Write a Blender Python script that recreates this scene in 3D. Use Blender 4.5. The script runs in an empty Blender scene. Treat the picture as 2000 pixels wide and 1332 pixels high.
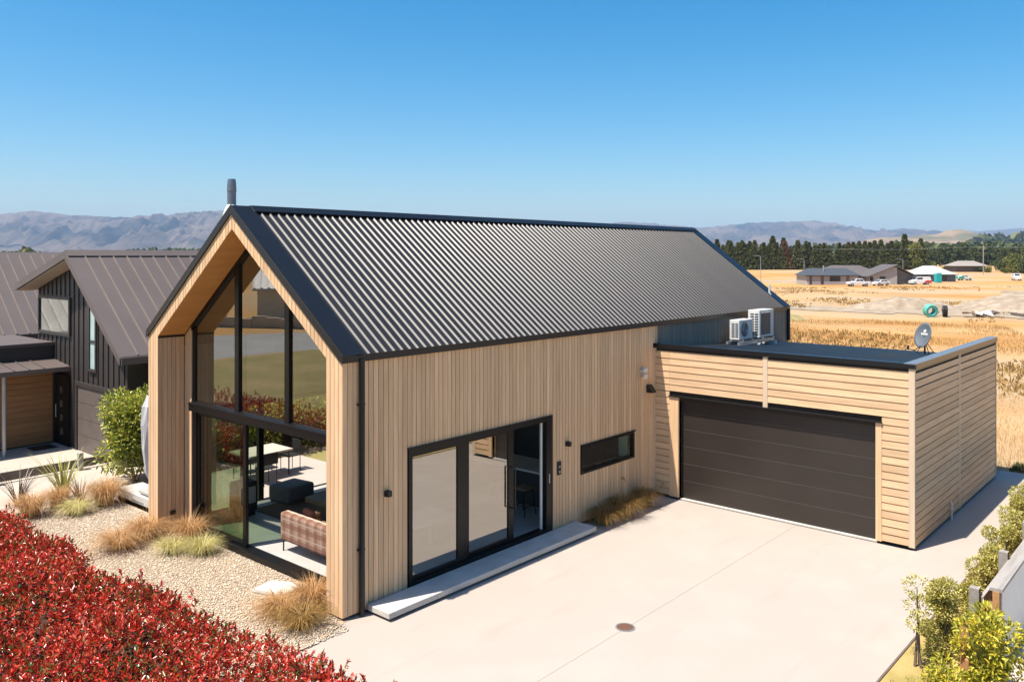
import bpy, math, random
import numpy as np
from mathutils import Vector, Matrix
R = math.radians
random.seed(7); rng = np.random.default_rng(11)
sc = bpy.context.scene
col = sc.collection
# ------------------------------------------------------------------ camera
CAM = (-8.7155, -11.4097, 6.1687); YAW = 0.7182
FW = Vector((math.cos(YAW), math.sin(YAW), 0)); RT = Vector((math.sin(YAW), -math.cos(YAW), 0))
cd = bpy.data.cameras.new('camera'); cam = bpy.data.objects.new('camera', cd); col.objects.link(cam)
cam.location = CAM; cam.rotation_euler = (R(90), 0, YAW - R(90))
cd.sensor_width = 36; cd.lens = 36 * 1632.08 / 2000
cd.shift_y = -(666 - 498.94) / 2000
cd.clip_start = 0.1; cd.clip_end = 90000
sc.camera = cam
# ------------------------------------------------------------------ sky, sun, exposure
SUN_EL = 65.8
TRAVEL = Vector((1.648, -0.573, -3.89)).normalized()
w = bpy.data.worlds.new('World'); sc.world = w; w.use_nodes = True
nt = w.node_tree; nt.nodes.clear()
sky = nt.nodes.new('ShaderNodeTexSky'); sky.sky_type = 'NISHITA'; sky.sun_disc = False
sky.sun_elevation = R(SUN_EL); sky.sun_rotation = math.atan2(-TRAVEL.x, -TRAVEL.y)
sky.altitude = 300; sky.air_density = 1.0; sky.dust_density = 1.8; sky.ozone_density = 3.0
bg = nt.nodes.new('ShaderNodeBackground'); bg.inputs['Strength'].default_value = 0.092
wo = nt.nodes.new('ShaderNodeOutputWorld')
hsv = nt.nodes.new('ShaderNodeHueSaturation'); hsv.inputs['Hue'].default_value = 0.49
hsv.inputs['Saturation'].default_value = 1.52; hsv.inputs['Value'].default_value = 0.95
nt.links.new(sky.outputs[0], hsv.inputs['Color']); nt.links.new(hsv.outputs[0], bg.inputs[0])
nt.links.new(bg.outputs[0], wo.inputs[0])
sl = bpy.data.lights.new('sun', 'SUN'); sl.energy = 4.4; sl.angle = R(0.53); sl.color = (1.0, 0.925, 0.81)
so = bpy.data.objects.new('sun', sl); col.objects.link(so)
so.rotation_euler = TRAVEL.to_track_quat('-Z', 'Y').to_euler(); so.location = (-20, 10, 40)
vs = sc.view_settings; vs.view_transform = 'Standard'; vs.look = 'None'; vs.exposure = 1.0; vs.gamma = 1.0
vs.use_curve_mapping = False
sc.cycles.max_bounces = 8; sc.cycles.transparent_max_bounces = 16; sc.cycles.volume_bounces = 0
sc.cycles.volume_step_rate = 1.0; sc.cycles.caustics_reflective = False; sc.cycles.caustics_refractive = False

# ------------------------------------------------------------------ materials
def nodes_of(m):
    m.use_nodes = True
    t = m.node_tree; t.nodes.clear()
    o = t.nodes.new('ShaderNodeOutputMaterial')
    b = t.nodes.new('ShaderNodeBsdfPrincipled')
    t.links.new(b.outputs[0], o.inputs[0])
    return t, b, o
def mk(name, c1, c2=None, rough=0.6, scale=3.0, stretch=(1, 1, 1), rnd=0.0, bump=0.0, bscale=None, metal=0.0, spec=0.5,
       detail=6, lo=0.3, hi=0.7, c3=None, scale3=0.4, world=False, island=False, coat=0.0, huev=0.0):
    m = bpy.data.materials.new(name); t, b, o = nodes_of(m); L = t.links.new
    b.inputs['Roughness'].default_value = rough; b.inputs['Metallic'].default_value = metal
    b.inputs['Specular IOR Level'].default_value = spec
    if coat: b.inputs['Coat Weight'].default_value = coat
    if c2 is None: c2 = tuple(0.82 * v for v in c1)
    tc = t.nodes.new('ShaderNodeTexCoord')
    oi = t.nodes.new('ShaderNodeObjectInfo')
    src = tc.outputs['Object']
    if world:
        g = t.nodes.new('ShaderNodeNewGeometry'); src = g.outputs['Position']
    mp = t.nodes.new('ShaderNodeMapping'); mp.inputs['Scale'].default_value = stretch
    if rnd and not world:
        ml = t.nodes.new('ShaderNodeVectorMath'); ml.operation = 'MULTIPLY_ADD'
        cb = t.nodes.new('ShaderNodeCombineXYZ')
        for i in range(3): L(oi.outputs['Random'], cb.inputs[i])
        L(cb.outputs[0], ml.inputs[0]); ml.inputs[1].default_value = (37, 53, 71); L(src, ml.inputs[2])
        src = ml.outputs[0]
    L(src, mp.inputs['Vector'])
    n = t.nodes.new('ShaderNodeTexNoise'); n.inputs['Scale'].default_value = scale; n.inputs['Detail'].default_value = detail
    L(mp.outputs[0], n.inputs['Vector'])
    mr = t.nodes.new('ShaderNodeMapRange'); mr.inputs[1].default_value = lo; mr.inputs[2].default_value = hi
    L(n.outputs[0], mr.inputs[0])
    mx = t.nodes.new('ShaderNodeMix'); mx.data_type = 'RGBA'
    mx.inputs[6].default_value = (*c1, 1); mx.inputs[7].default_value = (*c2, 1)
    L(mr.outputs[0], mx.inputs[0]); out = mx.outputs[2]
    if c3 is not None:
        n3 = t.nodes.new('ShaderNodeTexNoise'); n3.inputs['Scale'].default_value = scale3; n3.inputs['Detail'].default_value = 5
        L(mp.outputs[0], n3.inputs['Vector'])
        r3 = t.nodes.new('ShaderNodeMapRange'); r3.inputs[1].default_value = 0.42; r3.inputs[2].default_value = 0.62
        L(n3.outputs[0], r3.inputs[0])
        m3 = t.nodes.new('ShaderNodeMix'); m3.data_type = 'RGBA'
        L(r3.outputs[0], m3.inputs[0]); L(out, m3.inputs[6]); m3.inputs[7].default_value = (*c3, 1); out = m3.outputs[2]
    if rnd or huev:
        hs = t.nodes.new('ShaderNodeHueSaturation')
        r2 = t.nodes.new('ShaderNodeMapRange'); r2.inputs[3].default_value = 1 - rnd; r2.inputs[4].default_value = 1 + rnd
        if island:
            g2 = t.nodes.new('ShaderNodeNewGeometry'); L(g2.outputs['Random Per Island'], r2.inputs[0])
        else: L(oi.outputs['Random'], r2.inputs[0])
        L(r2.outputs[0], hs.inputs['Value']); L(out, hs.inputs['Color']); out = hs.outputs[0]
    L(out, b.inputs['Base Color'])
    if bump:
        nb = t.nodes.new('ShaderNodeTexNoise'); nb.inputs['Scale'].default_value = bscale or scale * 4; nb.inputs['Detail'].default_value = 8
        L(mp.outputs[0], nb.inputs['Vector'])
        bp = t.nodes.new('ShaderNodeBump'); bp.inputs['Strength'].default_value = bump; bp.inputs['Distance'].default_value = 0.02
        L(nb.outputs[0], bp.inputs['Height']); L(bp.outputs[0], b.inputs['Normal'])
    return m
def leafmat(name, stops, rough=0.45, trans=0.25, spec=0.5):
    m = bpy.data.materials.new(name); t, b, o = nodes_of(m); L = t.links.new
    g = t.nodes.new('ShaderNodeNewGeometry'); r = t.nodes.new('ShaderNodeValToRGB')
    r.color_ramp.interpolation = 'LINEAR'
    e = r.color_ramp.elements
    e[0].position = stops[0][0]; e[0].color = (*stops[0][1], 1); e[1].position = stops[-1][0]; e[1].color = (*stops[-1][1], 1)
    for p, c in stops[1:-1]:
        k = e.new(p); k.color = (*c, 1)
    L(g.outputs['Random Per Island'], r.inputs[0]); L(r.outputs[0], b.inputs['Base Color'])
    b.inputs['Roughness'].default_value = rough; b.inputs['Specular IOR Level'].default_value = spec
    tr = t.nodes.new('ShaderNodeBsdfTranslucent'); L(r.outputs[0], tr.inputs[0])
    mx = t.nodes.new('ShaderNodeMixShader'); mx.inputs[0].default_value = trans
    L(b.outputs[0], mx.inputs[1]); L(tr.outputs[0], mx.inputs[2]); L(mx.outputs[0], o.inputs[0])
    return m
def glassmat(name, tint=(0.8, 0.86, 0.8), base=0.12, rough=0.0):
    m = bpy.data.materials.new(name); t, b, o = nodes_of(m); L = t.links.new
    t.nodes.remove(b)
    tr = t.nodes.new('ShaderNodeBsdfTransparent'); tr.inputs[0].default_value = (*tint, 1)
    gl = t.nodes.new('ShaderNodeBsdfGlossy'); gl.inputs['Roughness'].default_value = rough; gl.inputs[0].default_value = (0.95, 0.92, 0.86, 1)
    ge = t.nodes.new('ShaderNodeNewGeometry'); dt = t.nodes.new('ShaderNodeVectorMath'); dt.operation = 'DOT_PRODUCT'
    L(ge.outputs['Incoming'], dt.inputs[0]); L(ge.outputs['Normal'], dt.inputs[1])
    def mth(op, x, y=None, z=None):
        n = t.nodes.new('ShaderNodeMath'); n.operation = op
        for i, v in enumerate((x, y, z)):
            if v is None: continue
            if isinstance(v, (int, float)): n.inputs[i].default_value = v
            else: L(v, n.inputs[i])
        return n.outputs[0]
    om = mth('SUBTRACT', 1.0, mth('ABSOLUTE', dt.outputs['Value'])); p5 = mth('POWER', om, 5.0)
    ad = t.nodes.new('ShaderNodeMath'); ad.operation = 'MULTIPLY_ADD'; ad.inputs[1].default_value = 0.9; ad.inputs[2].default_value = base; ad.use_clamp = True
    L(p5, ad.inputs[0])
    mx = t.nodes.new('ShaderNodeMixShader'); L(ad.outputs[0], mx.inputs[0]); L(tr.outputs[0], mx.inputs[1]); L(gl.outputs[0], mx.inputs[2])
    L(mx.outputs[0], o.inputs[0]); return m
def plaidmat():
    m = bpy.data.materials.new('plaid_wool'); t, b, o = nodes_of(m); L = t.links.new
    b.inputs['Roughness'].default_value = 0.95
    tc = t.nodes.new('ShaderNodeTexCoord'); cur = None
    base = t.nodes.new('ShaderNodeRGB'); base.outputs[0].default_value = (0.5, 0.36, 0.25, 1); cur = base.outputs[0]
    def stripes(axis, period, ph, width, c, fac):
        nonlocal cur
        sp = t.nodes.new('ShaderNodeSeparateXYZ'); L(tc.outputs['Object'], sp.inputs[0])
        a = t.nodes.new('ShaderNodeMath'); a.operation = 'MULTIPLY_ADD'; a.inputs[1].default_value = 1 / period; a.inputs[2].default_value = ph
        L(sp.outputs[axis], a.inputs[0])
        f = t.nodes.new('ShaderNodeMath'); f.operation = 'FRACT'; L(a.outputs[0], f.inputs[0])
        l = t.nodes.new('ShaderNodeMath'); l.operation = 'LESS_THAN'; l.inputs[1].default_value = width; L(f.outputs[0], l.inputs[0])
        k = t.nodes.new('ShaderNodeMath'); k.operation = 'MULTIPLY'; k.inputs[1].default_value = fac; L(l.outputs[0], k.inputs[0])
        mx = t.nodes.new('ShaderNodeMix'); mx.data_type = 'RGBA'; L(k.outputs[0], mx.inputs[0]); L(cur, mx.inputs[6]); mx.inputs[7].default_value = (*c, 1)
        cur = mx.outputs[2]
    for ax in (1, 2, 0):
        stripes(ax, 0.27, 0.1, 0.3, (0.15, 0.055, 0.035), 0.6)
        stripes(ax, 0.27, 0.55, 0.12, (0.75, 0.62, 0.5), 0.7)
        stripes(ax, 0.27, 0.8, 0.05, (0.1, 0.05, 0.03), 0.7)
    L(cur, b.inputs['Base Color']); return m

WOOD = mk('cedar_board', (0.755, 0.505, 0.3), (0.6, 0.385, 0.215), rough=0.7, scale=2.2, stretch=(9, 9, 0.5), rnd=0.13, bump=0.12, bscale=9, spec=0.25)
WOODH = mk('cedar_weatherboard', (0.7, 0.48, 0.29), (0.56, 0.37, 0.215), rough=0.72, scale=2.2, stretch=(0.6, 0.6, 8), rnd=0.12, bump=0.15, bscale=9, spec=0.25)
WOODP = mk('cedar_corner_board', (0.64, 0.5, 0.36), (0.56, 0.43, 0.3), rough=0.7, scale=2, stretch=(8, 8, 0.5), rnd=0.06, spec=0.25)
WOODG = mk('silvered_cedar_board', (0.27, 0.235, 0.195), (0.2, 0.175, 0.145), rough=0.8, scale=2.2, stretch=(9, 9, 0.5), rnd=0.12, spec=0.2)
PLY = mk('cedar_plywood', (0.66, 0.34, 0.115), (0.56, 0.28, 0.09), rough=0.5, scale=1.5, stretch=(1, 4, 4), spec=0.35)
BACK = mk('wall_underlay', (0.035, 0.025, 0.018), rough=0.9)
ROOF = mk('roof_steel', (0.02, 0.0165, 0.015), (0.015, 0.0125, 0.0115), rough=0.44, scale=0.8, spec=0.6, rnd=0.15, bump=0.03, bscale=2)
FLASH = mk('black_flashing', (0.010, 0.010, 0.012), (0.008, 0.008, 0.009), rough=0.35, scale=1.5, spec=0.4)
CAPM = mk('parapet_cap_steel', (0.2, 0.21, 0.23), (0.16, 0.17, 0.19), rough=0.3, scale=1.5, spec=0.6, metal=0.3)
FRAME = mk('black_aluminium', (0.006, 0.0055, 0.0055), (0.005, 0.005, 0.005), rough=0.4, spec=0.3)
BLK = mk('black_plastic', (0.012, 0.012, 0.012), rough=0.5)
GDOOR = mk('garage_door_steel', (0.032, 0.024, 0.02), (0.027, 0.02, 0.0165), rough=0.38, scale=1.2, spec=0.5, bump=0.05, bscale=40)
GLINE = mk('garage_door_edge', (0.12, 0.105, 0.092), rough=0.4)
GLASS = glassmat('window_glass', tint=(0.62, 0.72, 0.6), base=0.16)
GLASSU = glassmat('upper_window_glass', tint=(0.6, 0.62, 0.53), base=0.26)
GLASSD = glassmat('side_door_glass', tint=(0.68, 0.68, 0.63), base=0.38)
WHITE = mk('white_paint', (0.66, 0.65, 0.62), (0.6, 0.59, 0.56), rough=0.5)
PLASTER = mk('interior_plaster', (0.7, 0.69, 0.66), rough=0.8)
DARKINT = mk('dark_cabinet', (0.05, 0.048, 0.045), rough=0.5)
CONC = mk('exposed_concrete', (0.415, 0.362, 0.317), (0.37, 0.322, 0.282), rough=0.85, scale=0.9, world=True, bump=0.25, bscale=60, detail=10, lo=0.25, hi=0.75, c3=(0.385, 0.335, 0.292), scale3=0.45)
CONCF = mk('polished_floor', (0.5, 0.48, 0.45), (0.4, 0.385, 0.36), rough=0.35, scale=1.2, world=True)
CONCW = mk('pale_concrete_step', (0.55, 0.52, 0.48), (0.44, 0.41, 0.37), rough=0.85, scale=3, stretch=(1, 1, 6), bump=0.3, bscale=30)
JOINT = mk('bay_joint', (0.33, 0.285, 0.245), rough=0.9)  # even tone of the joints between the bays, close to the concrete
GRAVB = mk('gravel_base', (0.48, 0.37, 0.26), (0.36, 0.27, 0.18), rough=0.95, scale=14, world=True, bump=0.6, bscale=40)
PEBB = leafmat('river_pebbles', [(0, (0.34, 0.26, 0.18)), (0.3, (0.57, 0.46, 0.34)), (0.7, (0.69, 0.58, 0.45)), (1, (0.78, 0.69, 0.57))], rough=0.8, trans=0.0)
STRAW = mk('dry_field', (0.47, 0.272, 0.1), (0.35, 0.18, 0.062), rough=1.0, scale=0.07, stretch=(1.3, 0.7, 1), world=True, detail=14, lo=0.4, hi=0.6, c3=(0.38, 0.29, 0.185), scale3=0.03, bump=0.6, bscale=1.5, spec=0.1)
LAWN = mk('lawn_grass', (0.21, 0.185, 0.075), (0.3, 0.235, 0.115), rough=1.0, scale=0.35, world=True, detail=10, spec=0.1, bump=0.5, bscale=12)
GRAVEL2 = mk('pale_gravel', (0.38, 0.31, 0.24), (0.24, 0.185, 0.13), rough=1.0, scale=0.9, world=True, detail=12, bump=0.6, bscale=3, spec=0.1)
ASPH = mk('road_asphalt', (0.3, 0.3, 0.3), (0.25, 0.25, 0.25), rough=0.9, scale=0.5, world=True)
PAVE = mk('pale_paving', (0.46, 0.4, 0.335), (0.4, 0.345, 0.29), rough=0.9, scale=0.8, world=True)
SOIL = mk('bed_soil', (0.14, 0.1, 0.06), (0.2, 0.15, 0.09), rough=1.0, scale=3, world=True)
NBW = mk('neighbour_cladding', (0.045, 0.037, 0.034), (0.037, 0.03, 0.028), rough=0.55, scale=2)
NBR = mk('neighbour_roof_steel', (0.12, 0.095, 0.087), (0.105, 0.082, 0.074), rough=0.5, scale=0.7)
NBSM = mk('neighbour_seam_highlight', (0.21, 0.165, 0.14), rough=0.4)  # lighter than the roof sheets: seam highlights put into the colour
NBS = mk('neighbour_soffit', (0.5, 0.42, 0.34), rough=0.7)
NBD = mk('neighbour_garage_door', (0.14, 0.115, 0.1), rough=0.5)
CEDARD = mk('porch_cedar', (0.34, 0.165, 0.06), (0.25, 0.115, 0.04), rough=0.55, scale=2, stretch=(0.6, 0.6, 8), rnd=0.12)
GALV = mk('galvanised_steel', (0.45, 0.46, 0.48), (0.38, 0.39, 0.41), rough=0.4, metal=0.6)
FLUEM = mk('flue_steel', (0.2, 0.22, 0.26), (0.16, 0.18, 0.21), rough=0.38, metal=0.6)
RUST = mk('rusty_iron', (0.22, 0.11, 0.065), (0.15, 0.08, 0.05), rough=0.8, scale=20)
BRASS = mk('brass', (0.5, 0.36, 0.1), rough=0.35, metal=0.8)
TIMB = mk('weathered_timber', (0.36, 0.33, 0.3), (0.26, 0.235, 0.21), rough=0.85, scale=2, stretch=(0.6, 8, 8), rnd=0.1)
TIMBN = mk('new_timber', (0.42, 0.22, 0.09), (0.33, 0.17, 0.07), rough=0.75, scale=2, stretch=(0.6, 8, 8), rnd=0.1)
TIMBD = mk('dark_timber', (0.16, 0.125, 0.1), (0.11, 0.085, 0.07), rough=0.8)
FABRIC = mk('grey_upholstery', (0.2, 0.175, 0.155), (0.16, 0.14, 0.125), rough=0.95, scale=8)
OAK = mk('oak', (0.34, 0.22, 0.12), (0.27, 0.17, 0.09), rough=0.55, scale=2, stretch=(1, 8, 8))
TERR = mk('terracotta_cushion', (0.42, 0.12, 0.06), rough=0.95)
RUGM = mk('brown_rug', (0.24, 0.13, 0.07), (0.18, 0.1, 0.055), rough=1.0, scale=10)
ACW = mk('ac_cream_paint', (0.68, 0.66, 0.61), rough=0.45)
ACD = mk('ac_dark_grille', (0.05, 0.06, 0.075), rough=0.5)
DISHM = mk('dish_grey', (0.13, 0.15, 0.17), (0.11, 0.125, 0.145), rough=0.45)
PLAID = plaidmat()

# ------------------------------------------------------------------ helpers
def tag(o, label=None, cat=None, group=None, kind=None):
    if label: o['label'] = label
    if cat: o['category'] = cat
    if group: o['group'] = group
    if kind: o['kind'] = kind
    return o
def empty(name, loc=(0, 0, 0), rz=0, label=None, cat=None, group=None, parent=None):
    o = bpy.data.objects.new(name, None); col.objects.link(o); o.location = loc; o.rotation_euler[2] = rz
    o.empty_display_size = 0.2
    if parent: o.parent = parent
    return tag(o, label, cat, group)
def link(name, me, m=None, parent=None, loc=None, rz=0, kind=None):
    o = bpy.data.objects.new(name, me); col.objects.link(o)
    if m is not None and not me.materials: me.materials.append(m)
    if parent is not None: o.parent = parent
    if loc is not None: o.location = loc
    if rz: o.rotation_euler[2] = rz
    if kind: o['kind'] = kind
    return o
def fastmesh(name, V, F, smooth=False):
    V = np.asarray(V, np.float32); F = np.asarray(F, np.int32); k = F.shape[1]
    me = bpy.data.meshes.new(name)
    me.vertices.add(len(V)); me.vertices.foreach_set('co', V.ravel())
    me.loops.add(F.size); me.loops.foreach_set('vertex_index', F.ravel())
    me.polygons.add(len(F)); me.polygons.foreach_set('loop_start', np.arange(0, F.size, k, dtype=np.int32))
    if smooth: me.polygons.foreach_set('use_smooth', np.ones(len(F), dtype=bool))
    me.update(calc_edges=True)
    return me
class MB:
    def __init__(s): s.v = []; s.f = []
    def add(s, V, F):
        o = len(s.v); s.v += [tuple(p) for p in V]; s.f += [tuple(i + o for i in f) for f in F]; return s
    def box(s, x0, y0, z0, x1, y1, z1):
        if x0 > x1: x0, x1 = x1, x0
        if y0 > y1: y0, y1 = y1, y0
        if z0 > z1: z0, z1 = z1, z0
        return s.add([(x0, y0, z0), (x1, y0, z0), (x1, y1, z0), (x0, y1, z0), (x0, y0, z1), (x1, y0, z1), (x1, y1, z1), (x0, y1, z1)],
                     [(0, 3, 2, 1), (4, 5, 6, 7), (0, 1, 5, 4), (1, 2, 6, 5), (2, 3, 7, 6), (3, 0, 4, 7)])
    def prism(s, poly, a0, a1, axis='x'):
        def P(p, a):
            return (a, p[0], p[1]) if axis == 'x' else (p[0], a, p[1]) if axis == 'y' else (p[0], p[1], a)
        A = sum(poly[i][0] * poly[(i + 1) % len(poly)][1] - poly[(i + 1) % len(poly)][0] * poly[i][1] for i in range(len(poly)))
        if (A < 0) != (axis == 'y'): poly = poly[::-1]
        n = len(poly)
        return s.add([P(p, a0) for p in poly] + [P(p, a1) for p in poly],
                     [tuple(range(n))[::-1], tuple(range(n, 2 * n))] + [(i, (i + 1) % n, n + (i + 1) % n, n + i) for i in range(n)])
    def tube(s, pts, r, n=8, cap=True):
        pts = [Vector(p) for p in pts]; rs = r if isinstance(r, (list, tuple)) else [r] * len(pts)
        V = []; F = []
        for i, p in enumerate(pts):
            d = (pts[min(i + 1, len(pts) - 1)] - pts[max(i - 1, 0)]).normalized()
            a = d.orthogonal().normalized(); 
            if i: 
                a = (pa - d * pa.dot(d)).normalized()
            pa = a; b = d.cross(a)
            for k in range(n):
                t = 2 * math.pi * k / n; V.append(p + (a * math.cos(t) + b * math.sin(t)) * rs[i])
        for i in range(len(pts) - 1):
            for k in range(n): F.append((i * n + k, i * n + (k + 1) % n, (i + 1) * n + (k + 1) % n, (i + 1) * n + k))
        if cap: F += [tuple(range(n))[::-1], tuple(range((len(pts) - 1) * n, len(pts) * n))]
        return s.add(V, F)
    def cyl(s, x, y, z0, z1, r, n=16, r1=None): return s.tube([(x, y, z0), (x, y, z1)], [r, r if r1 is None else r1], n)
    def lathe(s, prof, c=(0, 0, 0), n=20):
        V = [(c[0] + r * math.cos(2 * math.pi * k / n), c[1] + r * math.sin(2 * math.pi * k / n), c[2] + z) for r, z in prof for k in range(n)]
        F = [(i * n + k, i * n + (k + 1) % n, (i + 1) * n + (k + 1) % n, (i + 1) * n + k) for i in range(len(prof) - 1) for k in range(n)]
        return s.add(V, F)
    def mesh(s, name, smooth=False):
        me = bpy.data.meshes.new(name); me.from_pydata(s.v, [], s.f)
        if smooth: me.polygons.foreach_set('use_smooth', [True] * len(me.polygons))
        me.update(); return me
    def build(s, name, m, parent=None, loc=None, rz=0, smooth=False, kind=None, bevel=0):
        o = link(name, s.mesh(name, smooth), m, parent, loc, rz, kind)
        if bevel:
            md = o.modifiers.new('bevel', 'BEVEL'); md.width = bevel; md.segments = 2; md.limit_method = 'ANGLE'
        return o
def bx(*a): return MB().box(*a)
def copy_tree(o, parent=None):
    c = o.copy(); col.objects.link(c); c.parent = parent
    for ch in o.children: copy_tree(ch, c)
    return c
_cache = {}
def boardmesh(dx, dy, dz):
    k = (round(dx, 3), round(dy, 3), round(dz, 3))
    if k not in _cache: _cache[k] = bx(0, 0, 0, *k).mesh('board')
    return _cache[k]
# value noise
def vnoise(x, y, seed=0):
    xi = np.floor(x).astype(np.int64); yi = np.floor(y).astype(np.int64); xf = x - xi; yf = y - yi
    def h(a, b):
        n = (a * 374761393 + b * 668265263 + seed * 982451653) & 0x7fffffff
        n = ((n ^ (n >> 13)) * 1274126177) & 0x7fffffff
        return ((n ^ (n >> 16)) & 0xffff) / 65535.0
    u = xf * xf * (3 - 2 * xf); v = yf * yf * (3 - 2 * yf)
    return (h(xi, yi) * (1 - u) + h(xi + 1, yi) * u) * (1 - v) + (h(xi, yi + 1) * (1 - u) + h(xi + 1, yi + 1) * u) * v
def fbm(x, y, o=5, seed=0, ridged=False):
    s = 0; a = 0.5
    for i in range(o):
        n = vnoise(x * 2 ** i, y * 2 ** i, seed + i)
        if ridged: n = 1 - np.abs(2 * n - 1)
        s = s + a * n; a *= 0.5
    return s
def sstep(a, b, x):
    t = np.clip((x - a) / (b - a), 0, 1); return t * t * (3 - 2 * t)
def gh(x, y):
    """height of the open ground"""
    x = np.asarray(x, float); y = np.asarray(y, float)
    d = np.maximum(np.maximum(x - 20, -(y + 60)), 0)
    z = -1.0 * sstep(15, 130, d) - 0.02
    amp = sstep(4, 30, d) * (1 - sstep(300, 500, d))
    return z + amp * (0.35 * (fbm(x / 9, y / 9, 4, 3) - 0.47))
def ghf(x, y): return float(gh(x, y))
def grid_on_ground(name, m, poly, off, step, kind='structure', label=None, bump=None, edge=0.0):
    """a sheet that follows the ground inside a polygon of (x, y)"""
    xs = [p[0] for p in poly]; ys = [p[1] for p in poly]
    X = np.arange(min(xs), max(xs) + step, step); Y = np.arange(min(ys), max(ys) + step, step)
    GX, GY = np.meshgrid(X, Y, indexing='ij')
    QX, QY = GX, GY
    if edge:
        QX = GX + edge * 3 * (fbm(GX / 5, GY / 5, 4, 61) - 0.47); QY = GY + edge * 3 * (fbm(GX / 5, GY / 5, 4, 67) - 0.47)
    ins = np.zeros(GX.shape, bool); n = len(poly)
    for i in range(n):
        x1, y1 = poly[i]; x2, y2 = poly[(i + 1) % n]
        c = ((y1 > QY) != (y2 > QY)) & (QX < (x2 - x1) * (QY - y1) / (y2 - y1 + 1e-12) + x1); ins ^= c
    Z = gh(GX, GY) + off
    if bump is not None: Z = Z + bump(GX, GY)
    idx = np.arange(GX.size).reshape(GX.shape)
    q = np.stack([idx[:-1, :-1], idx[1:, :-1], idx[1:, 1:], idx[:-1, 1:]], -1).reshape(-1, 4)
    keep = ins.ravel()[q].all(1)
    me = fastmesh(name, np.stack([GX, GY, Z], -1).reshape(-1, 3), q[keep], True)
    o = link(name, me, m); o['kind'] = kind
    return o

# ------------------------------------------------------------------ ground
def axis(lo, hi, fine_lo, fine_hi, fine, grow=1.18):
    a = list(np.arange(fine_lo, fine_hi, fine)); s = fine; v = a[-1]
    while v < hi: s *= grow; v += s; a.append(v)
    s = fine; v = a[0]
    while v > lo: s *= grow; v -= s; a.insert(0, v)
    return np.array(a)
AX = axis(-3000, 13000, 16, 130, 1.2); AY = axis(-7500, 14000, -25, 75, 1.2)
GX, GY = np.meshgrid(AX, AY, indexing='ij')
idx = np.arange(GX.size).reshape(GX.shape)
q = np.stack([idx[:-1, :-1], idx[1:, :-1], idx[1:, 1:], idx[:-1, 1:]], -1).reshape(-1, 4)
g = link('ground', fastmesh('ground', np.stack([GX, GY, gh(GX, GY)], -1).reshape(-1, 3), q, True), STRAW); g['kind'] = 'structure'

def sheet(name, m, poly, z, kind='structure'):
    o = MB().add([(x, y, z) for x, y in poly], [tuple(range(len(poly)))]).build(name, m); o['kind'] = kind; return o
# driveway cast in bays with narrow recessed joints
dr = bx(-2.6, -7.42, -0.12, 18.6, -0.001, -0.012).build('driveway', JOINT); dr['kind'] = 'structure'
t_ = CONC.node_tree; b_ = [n for n in t_.nodes if n.type == 'BSDF_PRINCIPLED'][0]; src_ = b_.inputs['Base Color'].links[0].from_socket
g_ = t_.nodes.new('ShaderNodeNewGeometry'); m_ = t_.nodes.new('ShaderNodeMapping'); m_.inputs['Scale'].default_value = (0.25, 1.6, 1)
n_ = t_.nodes.new('ShaderNodeTexNoise'); n_.inputs['Scale'].default_value = 1.1; n_.inputs['Detail'].default_value = 9; n_.inputs['Roughness'].default_value = 0.65
r_ = t_.nodes.new('ShaderNodeMapRange'); r_.inputs[1].default_value = 0.55; r_.inputs[2].default_value = 0.8; r_.inputs[4].default_value = 0.3
x_ = t_.nodes.new('ShaderNodeMix'); x_.data_type = 'RGBA'; x_.inputs[7].default_value = (0.25, 0.2, 0.16, 1)
f_ = t_.nodes.new('ShaderNodeTexNoise'); f_.inputs['Scale'].default_value = 130; f_.inputs['Detail'].default_value = 3
s_ = t_.nodes.new('ShaderNodeMapRange'); s_.inputs[1].default_value = 0.35; s_.inputs[2].default_value = 0.7; s_.inputs[3].default_value = 0.9; s_.inputs[4].default_value = 1.06
h_ = t_.nodes.new('ShaderNodeHueSaturation')
for a_, c_ in ((g_.outputs['Position'], m_.inputs[0]), (m_.outputs[0], n_.inputs['Vector']), (n_.outputs[0], r_.inputs[0]), (r_.outputs[0], x_.inputs[0]), (src_, x_.inputs[6]), (g_.outputs['Position'], f_.inputs['Vector']), (f_.outputs[0], s_.inputs[0]), (s_.outputs[0], h_.inputs['Value']), (x_.outputs[2], h_.inputs['Color']), (h_.outputs[0], b_.inputs['Base Color'])):
    t_.links.new(a_, c_)
def bay(pts, z=0.0):
    MB().prism(pts, -0.1, z, 'z').build('concrete_bay', CONC, dr)
J = 0.0025
bay([(9.95, -0.006), (9.95, -3.72 + J), (-2.6, -3.72 + J), (-2.4, -1.2), (-1.6, -0.5), (-0.6, -0.33), (0.0, -0.05), (0.2, -0.006)])
bay([(-14, -7.42), (9.95, -7.42), (9.95, -3.72 - J), (-2.6, -3.72 - J), (-2.6, -4.5), (-14, -4.6)])
bay([(9.95 + J, -7.42), (14.1 - J, -7.42), (14.1 - J, -6.2), (9.95 + J, -6.2)])
bay([(14.1 + J, -7.42), (18.6, -7.42), (18.6, -6.2), (14.1 + J, -6.2)])
tag(MB().box(10.0, -5.5, 0.001, 10.16, -0.7, 0.028).build('threshold', CONCW), kind='structure')

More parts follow.
